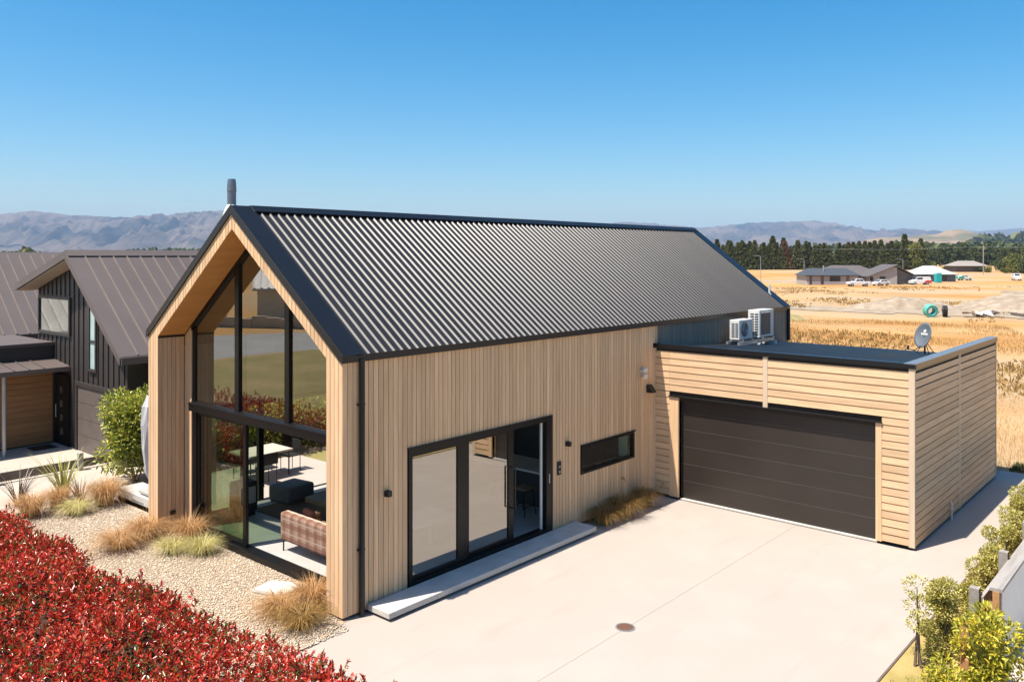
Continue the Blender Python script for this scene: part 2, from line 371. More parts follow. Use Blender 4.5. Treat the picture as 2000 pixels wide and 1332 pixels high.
sheet('lawn', LAWN, [(-70, -60), (-2.7, -60), (-2.7, -7.6), (-14, -7.5), (-14, -4.5), (-2.6, -4.4), (-2.6, 10.9), (-2.91, 10.9), (-2.91, 15), (-70, 15)], 0.0)
sheet('verge', LAWN, [(-70, 15), (-4, 15), (-4, 34), (-30, 34.5), (-70, 30)], 0.0)
sheet('road', ASPH, [(-90, 15), (-40, 29), (-28, 33.6), (-20, 34.9), (-10, 34.5), (30, 33), (30, 42), (-8, 46.5), (-24, 48), (-32, 44), (-90, 27)], -0.012)
sheet('neighbour_paving', PAVE, [(-2.9, 10.9), (2.3, 10.9), (2.3, 12.6), (10, 12.6), (10, 20), (-2.9, 20)], 0.004)
sheet('gravel_bed', GRAVB, [(-3.4, -0.42), (-0.6, -0.3), (0.0, -0.05), (0.62, 0.0), (0.62, 10.9), (-3.4, 10.9)], 0.006)
sheet('planting_strip', mk('dry_strip', (0.5, 0.34, 0.15), (0.26, 0.22, 0.07), rough=1, scale=1.6, world=True, detail=8, bump=0.5, bscale=20, spec=0.1), [(2.4, -12), (18.6, -12), (18.6, -7.43), (2.4, -7.43)], 0.0)
sheet('shrub_bed', SOIL, [(0.65, 10.35), (12, 10.35), (12, 12.58), (2.3, 12.58), (2.3, 10.9), (0.65, 10.9)], 0.008)
sheet('back_lawn', LAWN, [(6.2, 7.05), (16, 7.05), (16, 10.34), (6.2, 10.34)], 0.03)
# edging board along the driveway
tag(bx(2.4, -7.455, -0.05, 18.6, -7.425, 0.02).build('edging_board', TIMBD), 'thin dark timber edging between concrete drive and planting strip', 'edging')

# ------------------------------------------------------------------ the house
W, L = 7.0, 18.328; S = 0.7513; HR = 7.151
def ztop(y): return HR - S * abs(y - 3.5)
def zout(y): return 6.994 - S * abs(y - 3.5)
def zin(y): return 6.69 - S * abs(y - 3.5)
H = empty('house', (0, 0, 0), 0, 'gabled house clad in pale vertical timber with black ribbed steel roof and garage wing', 'house')
BW = 0.112; GAP = 0.012
# side wall
OPEN = [(1.479, 5.632, 0.148, 2.642), (6.743, 8.973, 1.146, 1.798)]
sw = MB()
xs = [0.022, 1.479, 5.632, 6.743, 8.973, L]
for a, b in zip(xs[:-1], xs[1:]):
    op = next((o for o in OPEN if abs(o[0] - a) < 1e-6), None)
    zt = 4.37
    if op is None: sw.box(a, 0.022, 0.03, b, 0.16, zt)
    else: sw.box(a, 0.022, 0.03, b, 0.16, op[2]); sw.box(a, 0.022, op[3], b, 0.16, zt)
side = sw.build('side_wall', BACK, H)
nb = int(round(L / BW))
for i in range(nb):
    x0 = i * BW + GAP / 2; wd = BW - GAP; xc = x0 + wd / 2
    segs = [(0.055, 4.36)]
    for o in OPEN:
        if o[0] - 0.03 < xc < o[1] + 0.03: segs = [(0.055, o[2] - 0.004), (o[3] + 0.004, 4.36)]
    if xc > 9.99: segs = [(3.28, 4.36)]
    for a, b in segs:
        if b - a < 0.1: continue
        me = boardmesh(wd, 0.02, b - a)
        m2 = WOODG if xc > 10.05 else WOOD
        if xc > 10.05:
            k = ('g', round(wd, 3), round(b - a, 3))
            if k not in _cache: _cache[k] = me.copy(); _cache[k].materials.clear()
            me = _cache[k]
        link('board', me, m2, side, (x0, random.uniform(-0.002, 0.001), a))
# gable end frame
gf = MB()
gf.box(0.022, 6.58, 0.03, 0.62, 6.98, 4.38); gf.box(0.022, 0.024, 0.03, 0.62, 0.43, 4.38)
gf.prism([(0.43, 4.38), (0.43, zin(0.43) + 0.02), (3.5, 6.71), (6.58, zin(6.58) + 0.02), (6.58, 4.38), (6.98, 4.38), (3.5, 6.98), (0.024, 4.38)], 0.022, 0.61, 'x')
gable = gf.build('gable_frame', BACK, H)
ny = int(round(W / BW)); bwy = W / ny
for i in range(ny):
    y0 = i * bwy + GAP / 2; y1 = (i + 1) * bwy - GAP / 2; yc = (y0 + y1) / 2
    pil = yc < 0.446 or yc > 6.56
    mid = y0 < 3.5 < y1
    if pil: poly = [(y0, 0.055), (y1, 0.055), (y1, zout(y1)), (y0, zout(y0))]
    elif mid: poly = [(y0, zin(y0)), (3.5, zin(3.5)), (y1, zin(y1)), (y1, zout(y1)), (3.5, zout(3.5)), (y0, zout(y0))]
    else: poly = [(y0, zin(y0)), (y1, zin(y1)), (y1, zout(y1)), (y0, zout(y0))]
    p = [(a, b) for a, b in poly]
    MB().prism(p, 0.0, 0.02, 'x').build('board', WOOD, gable, (random.uniform(-0.002, 0.001), 0, 0))
# reveal boards inside the left pillar and the strip beside the glazing
for i in range(6):
    x0 = 0.024 + i * 0.098
    link('board', boardmesh(0.09, 0.02, 4.3), WOOD, gable, (x0, 6.558, 0.055))
    link('board', boardmesh(0.09, 0.02, 4.3), WOOD, gable, (x0, 0.426, 0.055))
for k, (y0, y1) in enumerate([(6.25, 6.352), (6.36, 6.45), (6.458, 6.552), (0.45, 0.545), (0.553, 0.645), (0.652, 0.75)]):
    MB().prism([(y0, 0.055), (y1, 0.055), (y1, zin(y1) - 0.03), (y0, zin(y0) - 0.03)], 0.62, 0.64, 'x').build('board', WOOD, gable)
# soffits
sf = MB()
sf.prism([(3.5, 6.686), (6.56, zin(6.56) - 0.004), (6.56, zin(6.56) + 0.02), (3.5, 6.72)], 0.021, 0.612, 'x')
sf.prism([(3.5, 6.686), (0.44, zin(0.44) - 0.004), (0.44, zin(0.44) + 0.02), (3.5, 6.72)], 0.021, 0.612, 'x')
sf.build('soffit', PLY, H)
bx(0.0, 6.53, 4.35, 0.61, 6.557, 4.387).build('soffit_trim', FLASH, H)
# glazed gable
XG = 0.64
def gz(y): return zin(y) - 0.004
fr = MB()
fr.prism([(6.25, gz(6.25) - 0.001), (3.5, gz(3.5) - 0.001), (3.5, gz(3.5) - 0.12), (6.25, gz(6.25) - 0.12)], XG - 0.03, XG + 0.07, 'x')
fr.prism([(0.75, gz(0.75) - 0.001), (3.5, gz(3.5) - 0.001), (3.5, gz(3.5) - 0.12), (0.75, gz(0.75) - 0.12)], XG - 0.03, XG + 0.07, 'x')
fr.box(XG + 0.001, 6.13, 2.92, XG + 0.07, 6.25, gz(6.25) - 0.06); fr.box(XG + 0.001, 0.75, 2.92, XG + 0.07, 0.87, gz(0.75) - 0.06)
for y in (4.375, 2.56): fr.box(XG - 0.02, y - 0.075, 2.9, XG + 0.09, y + 0.075, gz(y) - 0.03)
gw = fr.build('gable_window', FRAME, H)
for a, b in ((0.87, 2.485), (2.635, 4.3), (4.45, 6.13)):
    pts = [(a, 2.92), (b, 2.92), (b, gz(b) - 0.1)] + ([(3.5, gz(3.5) - 0.1)] if a < 3.5 < b else []) + [(a, gz(a) - 0.1)]
    MB().add([(XG + 0.025, y, z) for y, z in pts], [tuple(range(len(pts)))]).build('pane', GLASSU, gw)
tr = MB(); tr.box(XG - 0.09, 0.752, 2.72, XG + 0.1, 6.248, 2.86); tr.prism([(XG - 0.1, 2.861), (XG + 0.1, 2.861), (XG + 0.1, 2.935), (XG - 0.1, 2.895)], 0.753, 6.247, 'y')
tr.build('transom', FRAME, gw)
fd = MB()
fd.box(XG + 0.001, 6.08, 0.12, XG + 0.17, 6.25, 2.72); fd.box(XG + 0.001, 0.75, 0.12, XG + 0.17, 0.87, 2.72)
fd.box(XG - 0.1, 0.752, 0.02, XG + 0.2, 6.248, 0.116); fd.box(XG - 0.1, 0.752, 0.117, XG - 0.04, 6.248, 0.14)
gd = fd.build('gable_sliding_door', FRAME, H)
for k, (xo, a, b) in enumerate(((0.03, 4.1, 6.08), (0.11, 4.2, 6.08))):
    lf = MB(); x = XG + xo
    lf.box(x, a, 0.117, x + 0.05, a + 0.11, 2.715); lf.box(x, b - 0.08, 0.117, x + 0.05, b, 2.715)
    lf.box(x, a + 0.11, 0.117, x + 0.05, b - 0.08, 0.2); lf.box(x, a + 0.11, 2.64, x + 0.05, b - 0.08, 2.715)
    l = lf.build('door_leaf', FRAME, gd)
    MB().add([(x + 0.025, a + 0.1, 0.19), (x + 0.025, b - 0.07, 0.19), (x + 0.025, b - 0.07, 2.65), (x + 0.025, a + 0.1, 2.65)], [(0, 1, 2, 3)]).build('pane', GLASS, gd)
MB().tube([(XG + 0.03, 4.15, 1.0), (XG - 0.03, 4.15, 1.0), (XG - 0.03, 4.15, 1.35), (XG + 0.03, 4.15, 1.35)], 0.014, 6).build('handle', BLK, gd)
# side sliding door
d0, d1, dz0, dz1 = OPEN[0]
f = MB()
f.box(d0, -0.012, dz0, d0 + 0.07, 0.16, dz1); f.box(d1 - 0.16, -0.012, dz0, d1, 0.16, dz1)
f.box(d0 + 0.07, -0.012, dz1 - 0.09, d1 - 0.16, 0.16, dz1); f.box(d0 + 0.07, -0.012, dz0, d1 - 0.16, 0.16, dz0 + 0.07)
f.box(d0 - 0.03, -0.04, dz1 + 0.001, d1 + 0.03, 0.01, dz1 + 0.03)
sd = f.build('sliding_door', FRAME, H)
def leaf(x0, x1, y, parent, m, sl=0.1, sr=0.1):
    l = MB(); z0, z1 = dz0 + 0.072, dz1 - 0.092
    l.box(x0, y, z0, x0 + sl, y + 0.05, z1); l.box(x1 - sr, y, z0, x1, y + 0.05, z1)
    l.box(x0 + sl, y, z0, x1 - sr, y + 0.05, z0 + 0.07); l.box(x0 + sl, y, z1 - 0.07, x1 - sr, y + 0.05, z1)
    l.build('door_leaf', FRAME, parent)
    MB().add([(x0 + sl - .01, y + 0.025, z0 + 0.06), (x1 - sr + .01, y + 0.025, z0 + 0.06), (x1 - sr + .01, y + 0.025, z1 - 0.06), (x0 + sl - .01, y + 0.025, z1 - 0.06)], [(0, 1, 2, 3)]).build('pane', m, parent)
leaf(d0 + 0.072, 3.02, 0.03, sd, GLASSD, 0.06, 0.24)
leaf(3.0, 4.5, 0.095, sd, GLASSD, 0.16, 0.16)
bx(5.36, 0.05, dz0 + 0.08, 5.4, 0.09, dz1 - 0.1).build('door_seal', WHITE, sd)
MB().tube([(4.42, 0.09, 0.9), (4.42, -0.02, 0.9), (4.42, -0.02, 1.75), (4.42, 0.09, 1.75)], 0.018, 8).build('handle', BLK, sd)
bx(5.55, -0.02, 1.2, 5.58, -0.011, 1.4).build('strike_plate', GALV, sd)
# kitchen window
w0, w1, wz0, wz1 = OPEN[1]
f = MB()
f.box(w0, -0.012, wz0, w0 + 0.06, 0.16, wz1); f.box(w1 - 0.06, -0.012, wz0, w1, 0.16, wz1)
f.box(w0 + 0.06, -0.012, wz0, w1 - 0.06, 0.16, wz0 + 0.05); f.box(w0 + 0.06, -0.012, wz1 - 0.05, w1 - 0.06, 0.16, wz1)
f.box(w0 - 0.03, -0.035, wz1 + 0.001, w1 + 0.03, 0.01, wz1 + 0.025)
kw = f.build('kitchen_window', FRAME, H)
MB().add([(w0 + 0.05, 0.05, wz0 + 0.04), (w1 - 0.05, 0.05, wz0 + 0.04), (w1 - 0.05, 0.05, wz1 - 0.04), (w0 + 0.05, 0.05, wz1 - 0.04)], [(0, 1, 2, 3)]).build('pane', GLASS, kw)
bx(w1 - 0.1, 0.161, wz0, w1 - 0.06, 0.4, wz1).build('window_reveal', WHITE, kw)
# other walls, floor and ceiling
ow = MB()
ow.box(0.64, 6.85, 0.03, 1.3, 6.98, 4.37); ow.box(5.6, 6.85, 0.03, L, 6.98, 4.37); ow.box(1.3, 6.85, 2.62, 5.6, 6.98, 4.37)
ow.prism([(0.16, 0.03), (6.85, 0.03), (6.85, 4.45), (3.5, 6.9), (0.16, 4.45)], L - 0.15, L - 0.01, 'x')
ow.build('rear_wall', WOOD, H)
iw = MB()
iw.box(0.72, 6.82, 0.12, 1.29, 6.848, 4.5); iw.box(1.29, 6.82, 2.63, 5.6, 6.848, 4.5); iw.box(5.6, 6.82, 0.12, 10.4, 6.848, 4.5)
iw.prism([(0.161, 0.12), (6.82, 0.12), (6.82, 4.4), (3.5, 6.85), (0.161, 4.4)], 10.4, 10.5, 'x')
iw.build('inner_wall', PLASTER, H)
bx(0.845, 0.165, -0.05, L - 0.16, 6.84, 0.12).build('floor_slab', CONCF, H)
ce = MB(); ce.prism([(0.165, zin(0.165) - 0.1), (3.5, zin(3.5) - 0.02), (6.81, zin(6.81) - 0.1), (6.81, zin(6.81) + 0.05), (3.5, 6.8), (0.165, zin(0.165) + 0.05)], 0.72, 10.39, 'x')
ce.build('ceiling', mk('ceiling_paint', (0.32, 0.27, 0.2), rough=0.8), H)
# sliding doors on the patio side
f = MB()
for x in (1.3, 2.7, 5.5): f.box(x, 6.86, 0.12, x + 0.14, 6.97, 2.62)
f.box(1.44, 6.86, 2.5, 5.5, 6.97, 2.62); f.box(1.3, 6.86, 0.06, 5.64, 6.97, 0.119)
pd = f.build('patio_sliding_door', FRAME, H)
MB().add([(1.44, 6.91, 0.12), (2.7, 6.91, 0.12), (2.7, 6.91, 2.5), (1.44, 6.91, 2.5)], [(0, 1, 2, 3)]).build('pane', GLASS, pd)
# roof
rb = MB(); rb.prism([(-0.04, ztop(-0.04) - 0.035), (3.5, HR - 0.035), (7.04, ztop(7.04) - 0.035), (7.04, ztop(7.04) - 0.1), (6.99, 4.372), (3.5, 6.995), (0.01, 4.372), (-0.04, ztop(-0.04) - 0.1)], 0.022, L + 0.02, 'x')
roof = rb.build('roof', FLASH, H)
CS, SN = math.cos(math.atan(S)), math.sin(math.atan(S))
def rp(x, d, h, sgn):  # along ridge, down the slope, above the slope
    return (x, 3.5 - sgn * (d * CS + h * SN), HR - 0.033 - d * SN + h * CS)
prof = []
for r in range(4):
    o = r * 0.19; prof += [(o, 0), (o + 0.12, 0), (o + 0.147, 0.03), (o + 0.17, 0.03)]
prof.append((0.76, 0)); DL = 3.55 / CS - 0.01
for sgn in (1, -1):
    V = [rp(x, 0.1, h, sgn) for x, h in prof] + [rp(x, DL, h, sgn) for x, h in prof]; n = len(prof)
    me = MB().add(V, [((i, n + i, n + i + 1, i + 1) if sgn > 0 else (i + 1, n + i + 1, n + i, i)) for i in range(n - 1)]).mesh('roof_sheet')
    for k in range(23):
        link('roof_sheet', me, ROOF, roof, (0.40 + 0.76 * k, 0, random.uniform(0, 0.0015)))
    V = []
    cap = MB()
    def slab(x0, x1, da, db, h0, h1): # slab on slope
        a = [rp(x, d, h, sgn) for h in (h0, h1) for d in (da, db) for x in (x0, x1)]
        cap.add(a, [(0, 1, 3, 2), (4, 6, 7, 5), (0, 4, 5, 1), (2, 3, 7, 6), (0, 2, 6, 4), (1, 5, 7, 3)])
    slab(0.40, L - 0.05, 0.0, 0.2, 0.04, 0.056)
    cap.build('ridge_cap', FLASH, roof)
    cap = MB(); slab(-0.03, 0.42, 0.0, DL + 0.01, 0.001, 0.04); cap.build('barge_flashing', FLASH, roof)
    cap = MB(); slab(L - 0.45, L + 0.04, 0.0, DL + 0.01, 0.001, 0.036); cap.build('barge_flashing', FLASH, roof)
for sgn in (1, -1):
    yy = lambda y: y if sgn > 0 else 7 - y
    b = MB().prism([(yy(-0.05), 4.345), (yy(0.02), 4.372), (3.5, 6.985), (3.5, HR + 0.008), (yy(-0.05), 4.484)], -0.035, -0.002, 'x'); b.build('barge_board', FLASH, roof)
    b = MB().prism([(yy(-0.05), 4.345), (yy(0.02), 4.372), (3.5, 6.985), (3.5, HR + 0.006), (yy(-0.05), 4.484)], L + 0.021, L + 0.05, 'x'); b.build('barge_board', FLASH, roof)
    a, c = (-0.055, -0.005) if sgn > 0 else (7.005, 7.055)
    bx(-0.001, a, 4.352, L + 0.02, c, 4.476).build('gutter', FLASH, roof)
# flue, vent pipe
MB().lathe([(0.0, 6.5), (0.088, 6.5), (0.088, 7.47), (0.096, 7.475), (0.096, 7.51), (0.088, 7.515), (0.092, 7.53), (0.09, 7.61), (0.076, 7.72), (0.0, 7.715)], (0.35, 4.1, 0), 20).build('chimney', FLUEM, roof)
MB().lathe([(0.26, 6.45), (0.22, 6.85), (0.13, 7.12), (0.089, 7.2)], (0.35, 4.1, 0), 16).build('flue_boot', WHITE, roof)
MB().cyl(18.0, 0.5, 4.6, 5.2, 0.035, 12).lathe([(0.1, 4.72), (0.07, 4.86), (0.04, 4.9)], (18.0, 0.5, 0), 12).build('vent_pipe', WHITE, roof)
# downpipes
dp = MB().cyl(0.368, -0.062, 0.02, 4.4, 0.05, 14)
for z in (3.6, 1.115): dp.box(0.3, -0.07, z, 0.436, -0.005, z + 0.03)
dp.build('downpipe', FLASH, H)
MB().cyl(18.25, -0.06, 3.35, 4.4, 0.05, 10).build('downpipe', FLASH, H)
# black trim where garage roof meets
# ------------------------------------------------------------------ garage wing
GX0, GX1, GY1, GH = 9.944, 17.6, -6.26, 3.89
gb = MB()
gb.box(GX0 + 0.04, GY1 + 0.04, 0.05, GX0 + 0.14, -5.48, 3.78); gb.box(GX0 + 0.04, -0.69, 0.05, GX0 + 0.14, 0.02, 3.78)
gb.box(GX0 + 0.04, -5.48, 2.56, GX0 + 0.14, -0.69, 3.78)
gfw = gb.build('garage_front_wall', BACK, H)
gsw = bx(GX0 + 0.14, GY1 + 0.04, 0.05, GX1 - 0.02, GY1 + 0.14, 3.78).build('garage_side_wall', BACK, H)
bx(GX1 - 0.12, GY1 + 0.14, 0.05, GX1 - 0.02, 0.0, 3.3).build('garage_rear_wall', BACK, H)
PIT = 0.1655
def wbmesh(length):
    k = ('wb', round(length, 3))
    if k not in _cache:  # a bevel-back board: thick lower edge, thin upper edge, overlapping the one below
        _cache[k] = MB().prism([(0.0, 0.0), (-0.044, 0.0), (-0.042, 0.02), (-0.038, PIT - 0.034), (-0.016, PIT - 0.03), (-0.016, PIT - 0.001), (0.0, PIT - 0.001)], 0, length, 'x').mesh('weatherboard')
    return _cache[k]
def weatherboards(parent, p0, rz, length, z0, z1):
    z = z0
    while z < z1 - 0.08:
        link('weatherboard', wbmesh(length), WOODH, parent, (p0[0], p0[1], z), rz); z += PIT
Z0 = 0.085
def zrow(z): return Z0 + math.ceil((z - Z0) / PIT) * PIT
# front face: local x runs along -y (rz = -90 deg), outward is local -y = world -x
rzf = R(-90)
weatherboards(gfw, (GX0 + 0.036, -0.025), rzf, 0.4, Z0, 3.7)
weatherboards(gfw, (GX0 + 0.036, -0.428), rzf, 2.5, zrow(2.58), 3.7)
weatherboards(gfw, (GX0 + 0.036, -3.05), rzf, 3.095, zrow(2.58), 3.7)
weatherboards(gfw, (GX0 + 0.036, -5.608), rzf, 0.537, Z0, zrow(2.58))
weatherboards(gsw, (GX0 + 0.06, GY1 + 0.036), 0, 3.56, Z0, 3.7)
weatherboards(gsw, (GX0 + 3.79, GY1 + 0.036), 0, 3.79, Z0, 3.7)
def wboard(parent, name, a, m=WOODP): return bx(*a).build(name, m, parent)
wboard(gfw, 'corner_board', (GX0 - 0.012, GY1 - 0.008, 0.06, GX0 + 0.035, -6.148, 3.8))
wboard(gsw, 'corner_board', (GX0 + 0.036, GY1 - 0.008, 0.06, GX0 + 0.058, GY1 + 0.036, 3.8))
wboard(gfw, 'cover_board', (GX0 - 0.01, -3.046, 2.6, GX0 + 0.036, -2.932, 3.8))
wboard(gfw, 'jamb_board', (GX0 - 0.012, -0.69, 0.06, GX0 + 0.2, -0.43, 2.585), WOOD)
wboard(gfw, 'jamb_board', (GX0 - 0.012, -5.604, 0.06, GX0 + 0.2, -5.48, 2.585), WOOD)
wboard(gfw, 'end_board', (GX0 - 0.01, -0.024, 0.06, GX0 + 0.036, -0.002, 3.8))
wboard(gsw, 'cover_board', (GX0 + 3.63, GY1 - 0.006, 0.06, GX0 + 3.78, GY1 + 0.036, 3.8))
wboard(gsw, 'corner_board', (GX1 - 0.019, GY1 - 0.008, 0.06, GX1 + 0.03, GY1 + 0.06, 3.8))
bx(GX0 - 0.05, -5.62, 2.588, GX0 + 0.04, -0.42, 2.61).build('head_flashing', FLASH, gfw)
bx(GX0 + 0.041, -5.479, 2.5, GX0 + 0.2, -0.691, 2.559).build('head_lining', BACK, gfw)
# garage door
gdo = bx(GX0 + 0.19, -5.46, 0.03, GX0 + 0.2, -0.7, 2.54).build('garage_door', BLK, H)
zs = [0.03, 0.47, 0.9, 1.335, 1.76, 2.19, 2.54]
pm = {}
for a, b in zip(zs[:-1], zs[1:]):
    p = bx(GX0 + 0.15, -5.455, a + 0.008, GX0 + 0.189, -0.705, b - 0.004).build('door_panel', GDOOR, gdo)
    bx(GX0 + 0.146, -5.455, b - 0.0035, GX0 + 0.189, -0.705, b + 0.0035).build('panel_edge', GLINE, gdo)
bx(GX0 + 0.14, -0.705, 0.03, GX0 + 0.19, -0.692, 2.54).build('door_track', BLK, gdo)
# garage roof
def gz_(x): return 3.80 - 0.062 * (x - GX0)
gr = MB().prism([(GX0 + 0.14, gz_(GX0) - 0.02), (GX1 + 0.06, gz_(GX1) - 0.025), (GX1 + 0.06, gz_(GX1) - 0.1), (GX0 + 0.14, gz_(GX0) - 0.1)], GY1 + 0.142, 0.02, 'y').build('garage_roof', FLASH, H)
prof2 = []
for r in range(3):
    o = r * 0.76 / 3; prof2 += [(o, 0), (o + 0.15, 0), (o + 0.18, 0.045), (o + 0.215, 0.045)]
prof2.append((0.76, 0)); n = len(prof2)
V = [(GX0 + 0.15, y, gz_(GX0 + 0.15) + h) for y, h in prof2] + [(GX1 + 0.07, y, gz_(GX1 + 0.07) + h) for y, h in prof2]
me = MB().add(V, [(i, n + i, n + i + 1, i + 1) for i in range(n - 1)]).mesh('roof_sheet')
for k in range(8): link('roof_sheet', me, ROOF, gr, (0, GY1 + 0.16 + 0.76 * k, 0))
bx(GX0 - 0.035, GY1 - 0.02, 3.795, GX0 + 0.02, -0.0, GH - 0.002).build('fascia', FLASH, gr)
bx(GX0 - 0.03, GY1 + 0.205, GH - 0.001, GX0 + 0.16, 0.0, GH + 0.012).build('front_cap', FLASH, gr)
bx(GX0 - 0.09, -0.03, 3.8, GX0 - 0.02, 0.0, GH + 0.02).build('fascia_end', FLASH, gr)
bx(GX0 - 0.04, GY1 - 0.035, GH - 0.0005, GX1 + 0.05, GY1 + 0.2, GH + 0.018).build('parapet_cap', CAPM, gr)
bx(GX0 + 0.022, GY1 - 0.03, 3.785, GX1 + 0.04, GY1 - 0.005, GH - 0.001).build('parapet_fascia', mk('bronze_flashing', (0.17, 0.11, 0.06), rough=0.35), gr)
bx(GX0 + 0.15, GY1 + 0.02, 3.3, GX1, GY1 + 0.14, GH - 0.002).build('parapet', FLASH, gr)
bx(GX1 + 0.061, GY1 + 0.21, 3.24, GX1 + 0.17, 0.0, 3.345).build('gutter', FLASH, gr)
# concrete entrance step
st = bx(0.5, -0.615, 0.05, 6.49, -0.03, 0.155).build('concrete_step', CONCW, None, bevel=0.012)
tag(st, 'long thin floating concrete step below the side sliding doors', 'step')
bx(0.9, -0.45, 0.0, 6.1, -0.06, 0.05).build('step_base', BACK, st)
# floor drain
dn = empty('drain_grate', (2.96, -3.70, 0), 0, 'round rusty iron drain grate set in the concrete driveway', 'drain')
MB().lathe([(0.165, 0.001), (0.165, 0.012), (0.14, 0.012), (0.14, 0.002)], n=28).build('rim', GALV, dn)
bx(0, 0, 0, .01, .01, .001)
MB().lathe([(0.14, 0.003), (0.0, 0.003)], n=28).build('backing', BLK, dn)
for i in range(9):
    y = -0.12 + i * 0.03; hw = math.sqrt(max(0.138 ** 2 - y * y, 0))
    bx(-hw, y - 0.01, 0.0035, hw, y + 0.01, 0.011).build('bar', RUST, dn)
# ------------------------------------------------------------------ things fixed to the house
def wall_light(x, z, label):
    t = empty('wall_light', (x, -0.001, z), 0, label, 'wall light', 'square wall lights')
    bx(-0.05, -0.03, -0.05, 0.05, 0, 0.05).build('back_plate', BLK, t); bx(-0.045, -0.11, -0.05, 0.045, -0.03, 0.055).build('lamp_body', BLK, t, bevel=0.006)
wall_light(0.957, 1.964, 'small black cube wall light between the downpipe and the sliding doors')
wall_light(6.2, 1.952, 'small black cube wall light above the intercom, left of the slot window')
t = empty('flood_light', (9.6, 0, 2.79), 0, 'black wedge shaped wall light near the corner with the garage', 'wall light')
bx(-0.06, -0.02, -0.09, 0.06, 0, 0.09).build('bracket', BLK, t); MB().prism([(-0.02, 0.09), (-0.07, 0.09), (-0.2, -0.08), (-0.2, -0.1), (-0.02, -0.1)], -0.09, 0.09, 'x').build('lamp_body', BLK, t)
t = empty('security_light', (9.32, 0, 3.25), 0, 'white twin spot security light high on the timber wall', 'wall light')
MB().cyl(0, 0, 0, 0.03, 0.06, 14).build('base', WHITE, t).rotation_euler = (R(90), 0, 0)
for s in (0.085, -0.075):
    o = MB().lathe([(0.0, 0), (0.03, 0.0), (0.065, 0.09), (0.07, 0.13), (0.0, 0.125)], n=14).build('lamp_head', WHITE, t, (0, -0.03, s)); o.rotation_euler = (R(115), 0, R(-20))
t = empty('intercom', (5.91, 0, 1.46), 0, 'narrow black doorbell intercom beside the side doors', 'intercom')
bx(-0.06, -0.03, -0.145, 0.06, 0, 0.145).build('case', BLK, t); bx(-0.035, -0.036, 0.02, 0.035, -0.0305, 0.05).build('screen', GALV, t)
o = MB().cyl(0, 0, 0, 0.008, 0.026, 12).build('button', GALV, t, (0, -0.03, -0.08)); o.rotation_euler = (R(90), 0, 0)
def tap(name, loc, rz, label):
    t = empty(name, loc, rz, label, 'tap')
    MB().tube([(0, 0, 0), (0, -0.09, 0), (0, -0.11, -0.05)], 0.014, 8).build('spout', BRASS, t); bx(-0.035, -0.075, 0.03, 0.035, -0.055, 0.04).build('handle', BRASS, t)
    MB().tube([(0, -0.065, 0), (0, -0.065, 0.035)], 0.01, 6).build('stem', BRASS, t)
tap('garden_tap', (8.4, 0, 0.73), 0, 'small dark garden tap on the timber wall below the slot window')
tap('hose_tap', (GX0 - 0.0, -0.255, 0.33), R(-90), 'brass hose tap low on the boards left of the garage door')
t = empty('power_outlet', (0.34, 6.557, 0.445), 0, 'small black outdoor socket low on the left timber pillar', 'socket')
bx(-0.06, -0.03, -0.045, 0.06, 0, 0.045).build('case', BLK, t); bx(-0.05, -0.036, -0.03, 0.05, -0.0305, 0.03).build('cover', BLK, t)
t = empty('drain_pipe', (12.7, GY1 - 0.05, 0), 0, 'short white waste pipe at the foot of the garage side wall', 'pipe')
MB().tube([(0, 0, 0.0), (0, 0, 0.4), (0, 0.03, 0.44)], 0.025, 8).build('pipe', WHITE, t); bx(-0.04, -0.035, 0.25, 0.04, 0.04, 0.28).build('clip', WHITE, t)
# ------------------------------------------------------------------ heat pumps on the garage roof
def heat_pump(loc, wd, dp, ht, label, round_fan):
    t = empty('heat_pump', loc, 0, label, 'heat pump', 'heat pumps on the garage roof')
    bx(0, 0, 0, wd, dp, ht).build('casing', ACW, t, bevel=0.012)
    nrow = 9 if ht > 0.7 else 7; pit = (ht - 0.14) / nrow
    for r in range(nrow):
        for c in range(2):
            y0 = dp * (0.1 + 0.38 * c); z = 0.07 + r * pit
            bx(-0.004, y0, z, 0.004, y0 + dp * 0.3, z + pit * 0.6).build('vent', ACD, t)
    if round_fan:
        V = MB().lathe([(0.0, 0.0), (ht * 0.38, 0.0), (ht * 0.38, 0.014), (0.0, 0.014)], n=28).build('fan_grille', ACD, t, (wd * 0.4, 0.004, ht * 0.5)); V.rotation_euler = (R(90), 0, 0)
        for k in range(4):
            o = MB().lathe([(ht * 0.08 * (k + 1) - 0.006, 0), (ht * 0.08 * (k + 1), 0.008), (ht * 0.08 * (k + 1) + 0.006, 0)], n=28).build('grille_ring', GALV, t, (wd * 0.4, -0.011, ht * 0.5)); o.rotation_euler = (R(90), 0, 0)
    else:
        bx(wd * 0.12, -0.012, ht * 0.1, wd * 0.74, 0.002, ht * 0.88).build('fan_grille', ACD, t)
        for k in range(10): bx(wd * 0.12, -0.017, ht * (0.13 + 0.075 * k), wd * 0.74, -0.0125, ht * (0.14 + 0.075 * k)).build('grille_bar', DARKINT, t)
        bx(wd * 0.1, -0.02, ht * 0.885, wd * 0.76, -0.001, ht * 0.91).build('top_trim', ACW, t)
    for x in (0.12, wd - 0.18):
        bx(x, -0.06, -0.05, x + 0.06, dp + 0.04, -0.002).build('foot', GALV, t)
heat_pump((13.43, -0.64, 3.76), 0.86, 0.3, 0.56, 'smaller cream heat pump with round fan grille on garage roof', True)
heat_pump((14.45, -0.78, 3.76), 0.98, 0.36, 0.8, 'taller cream heat pump with square grille beside the smaller unit', False)
t = empty('mounting_frame', (13.3, -0.9, 3.62), 0, 'low galvanised rail frame under the two heat pumps', 'frame')
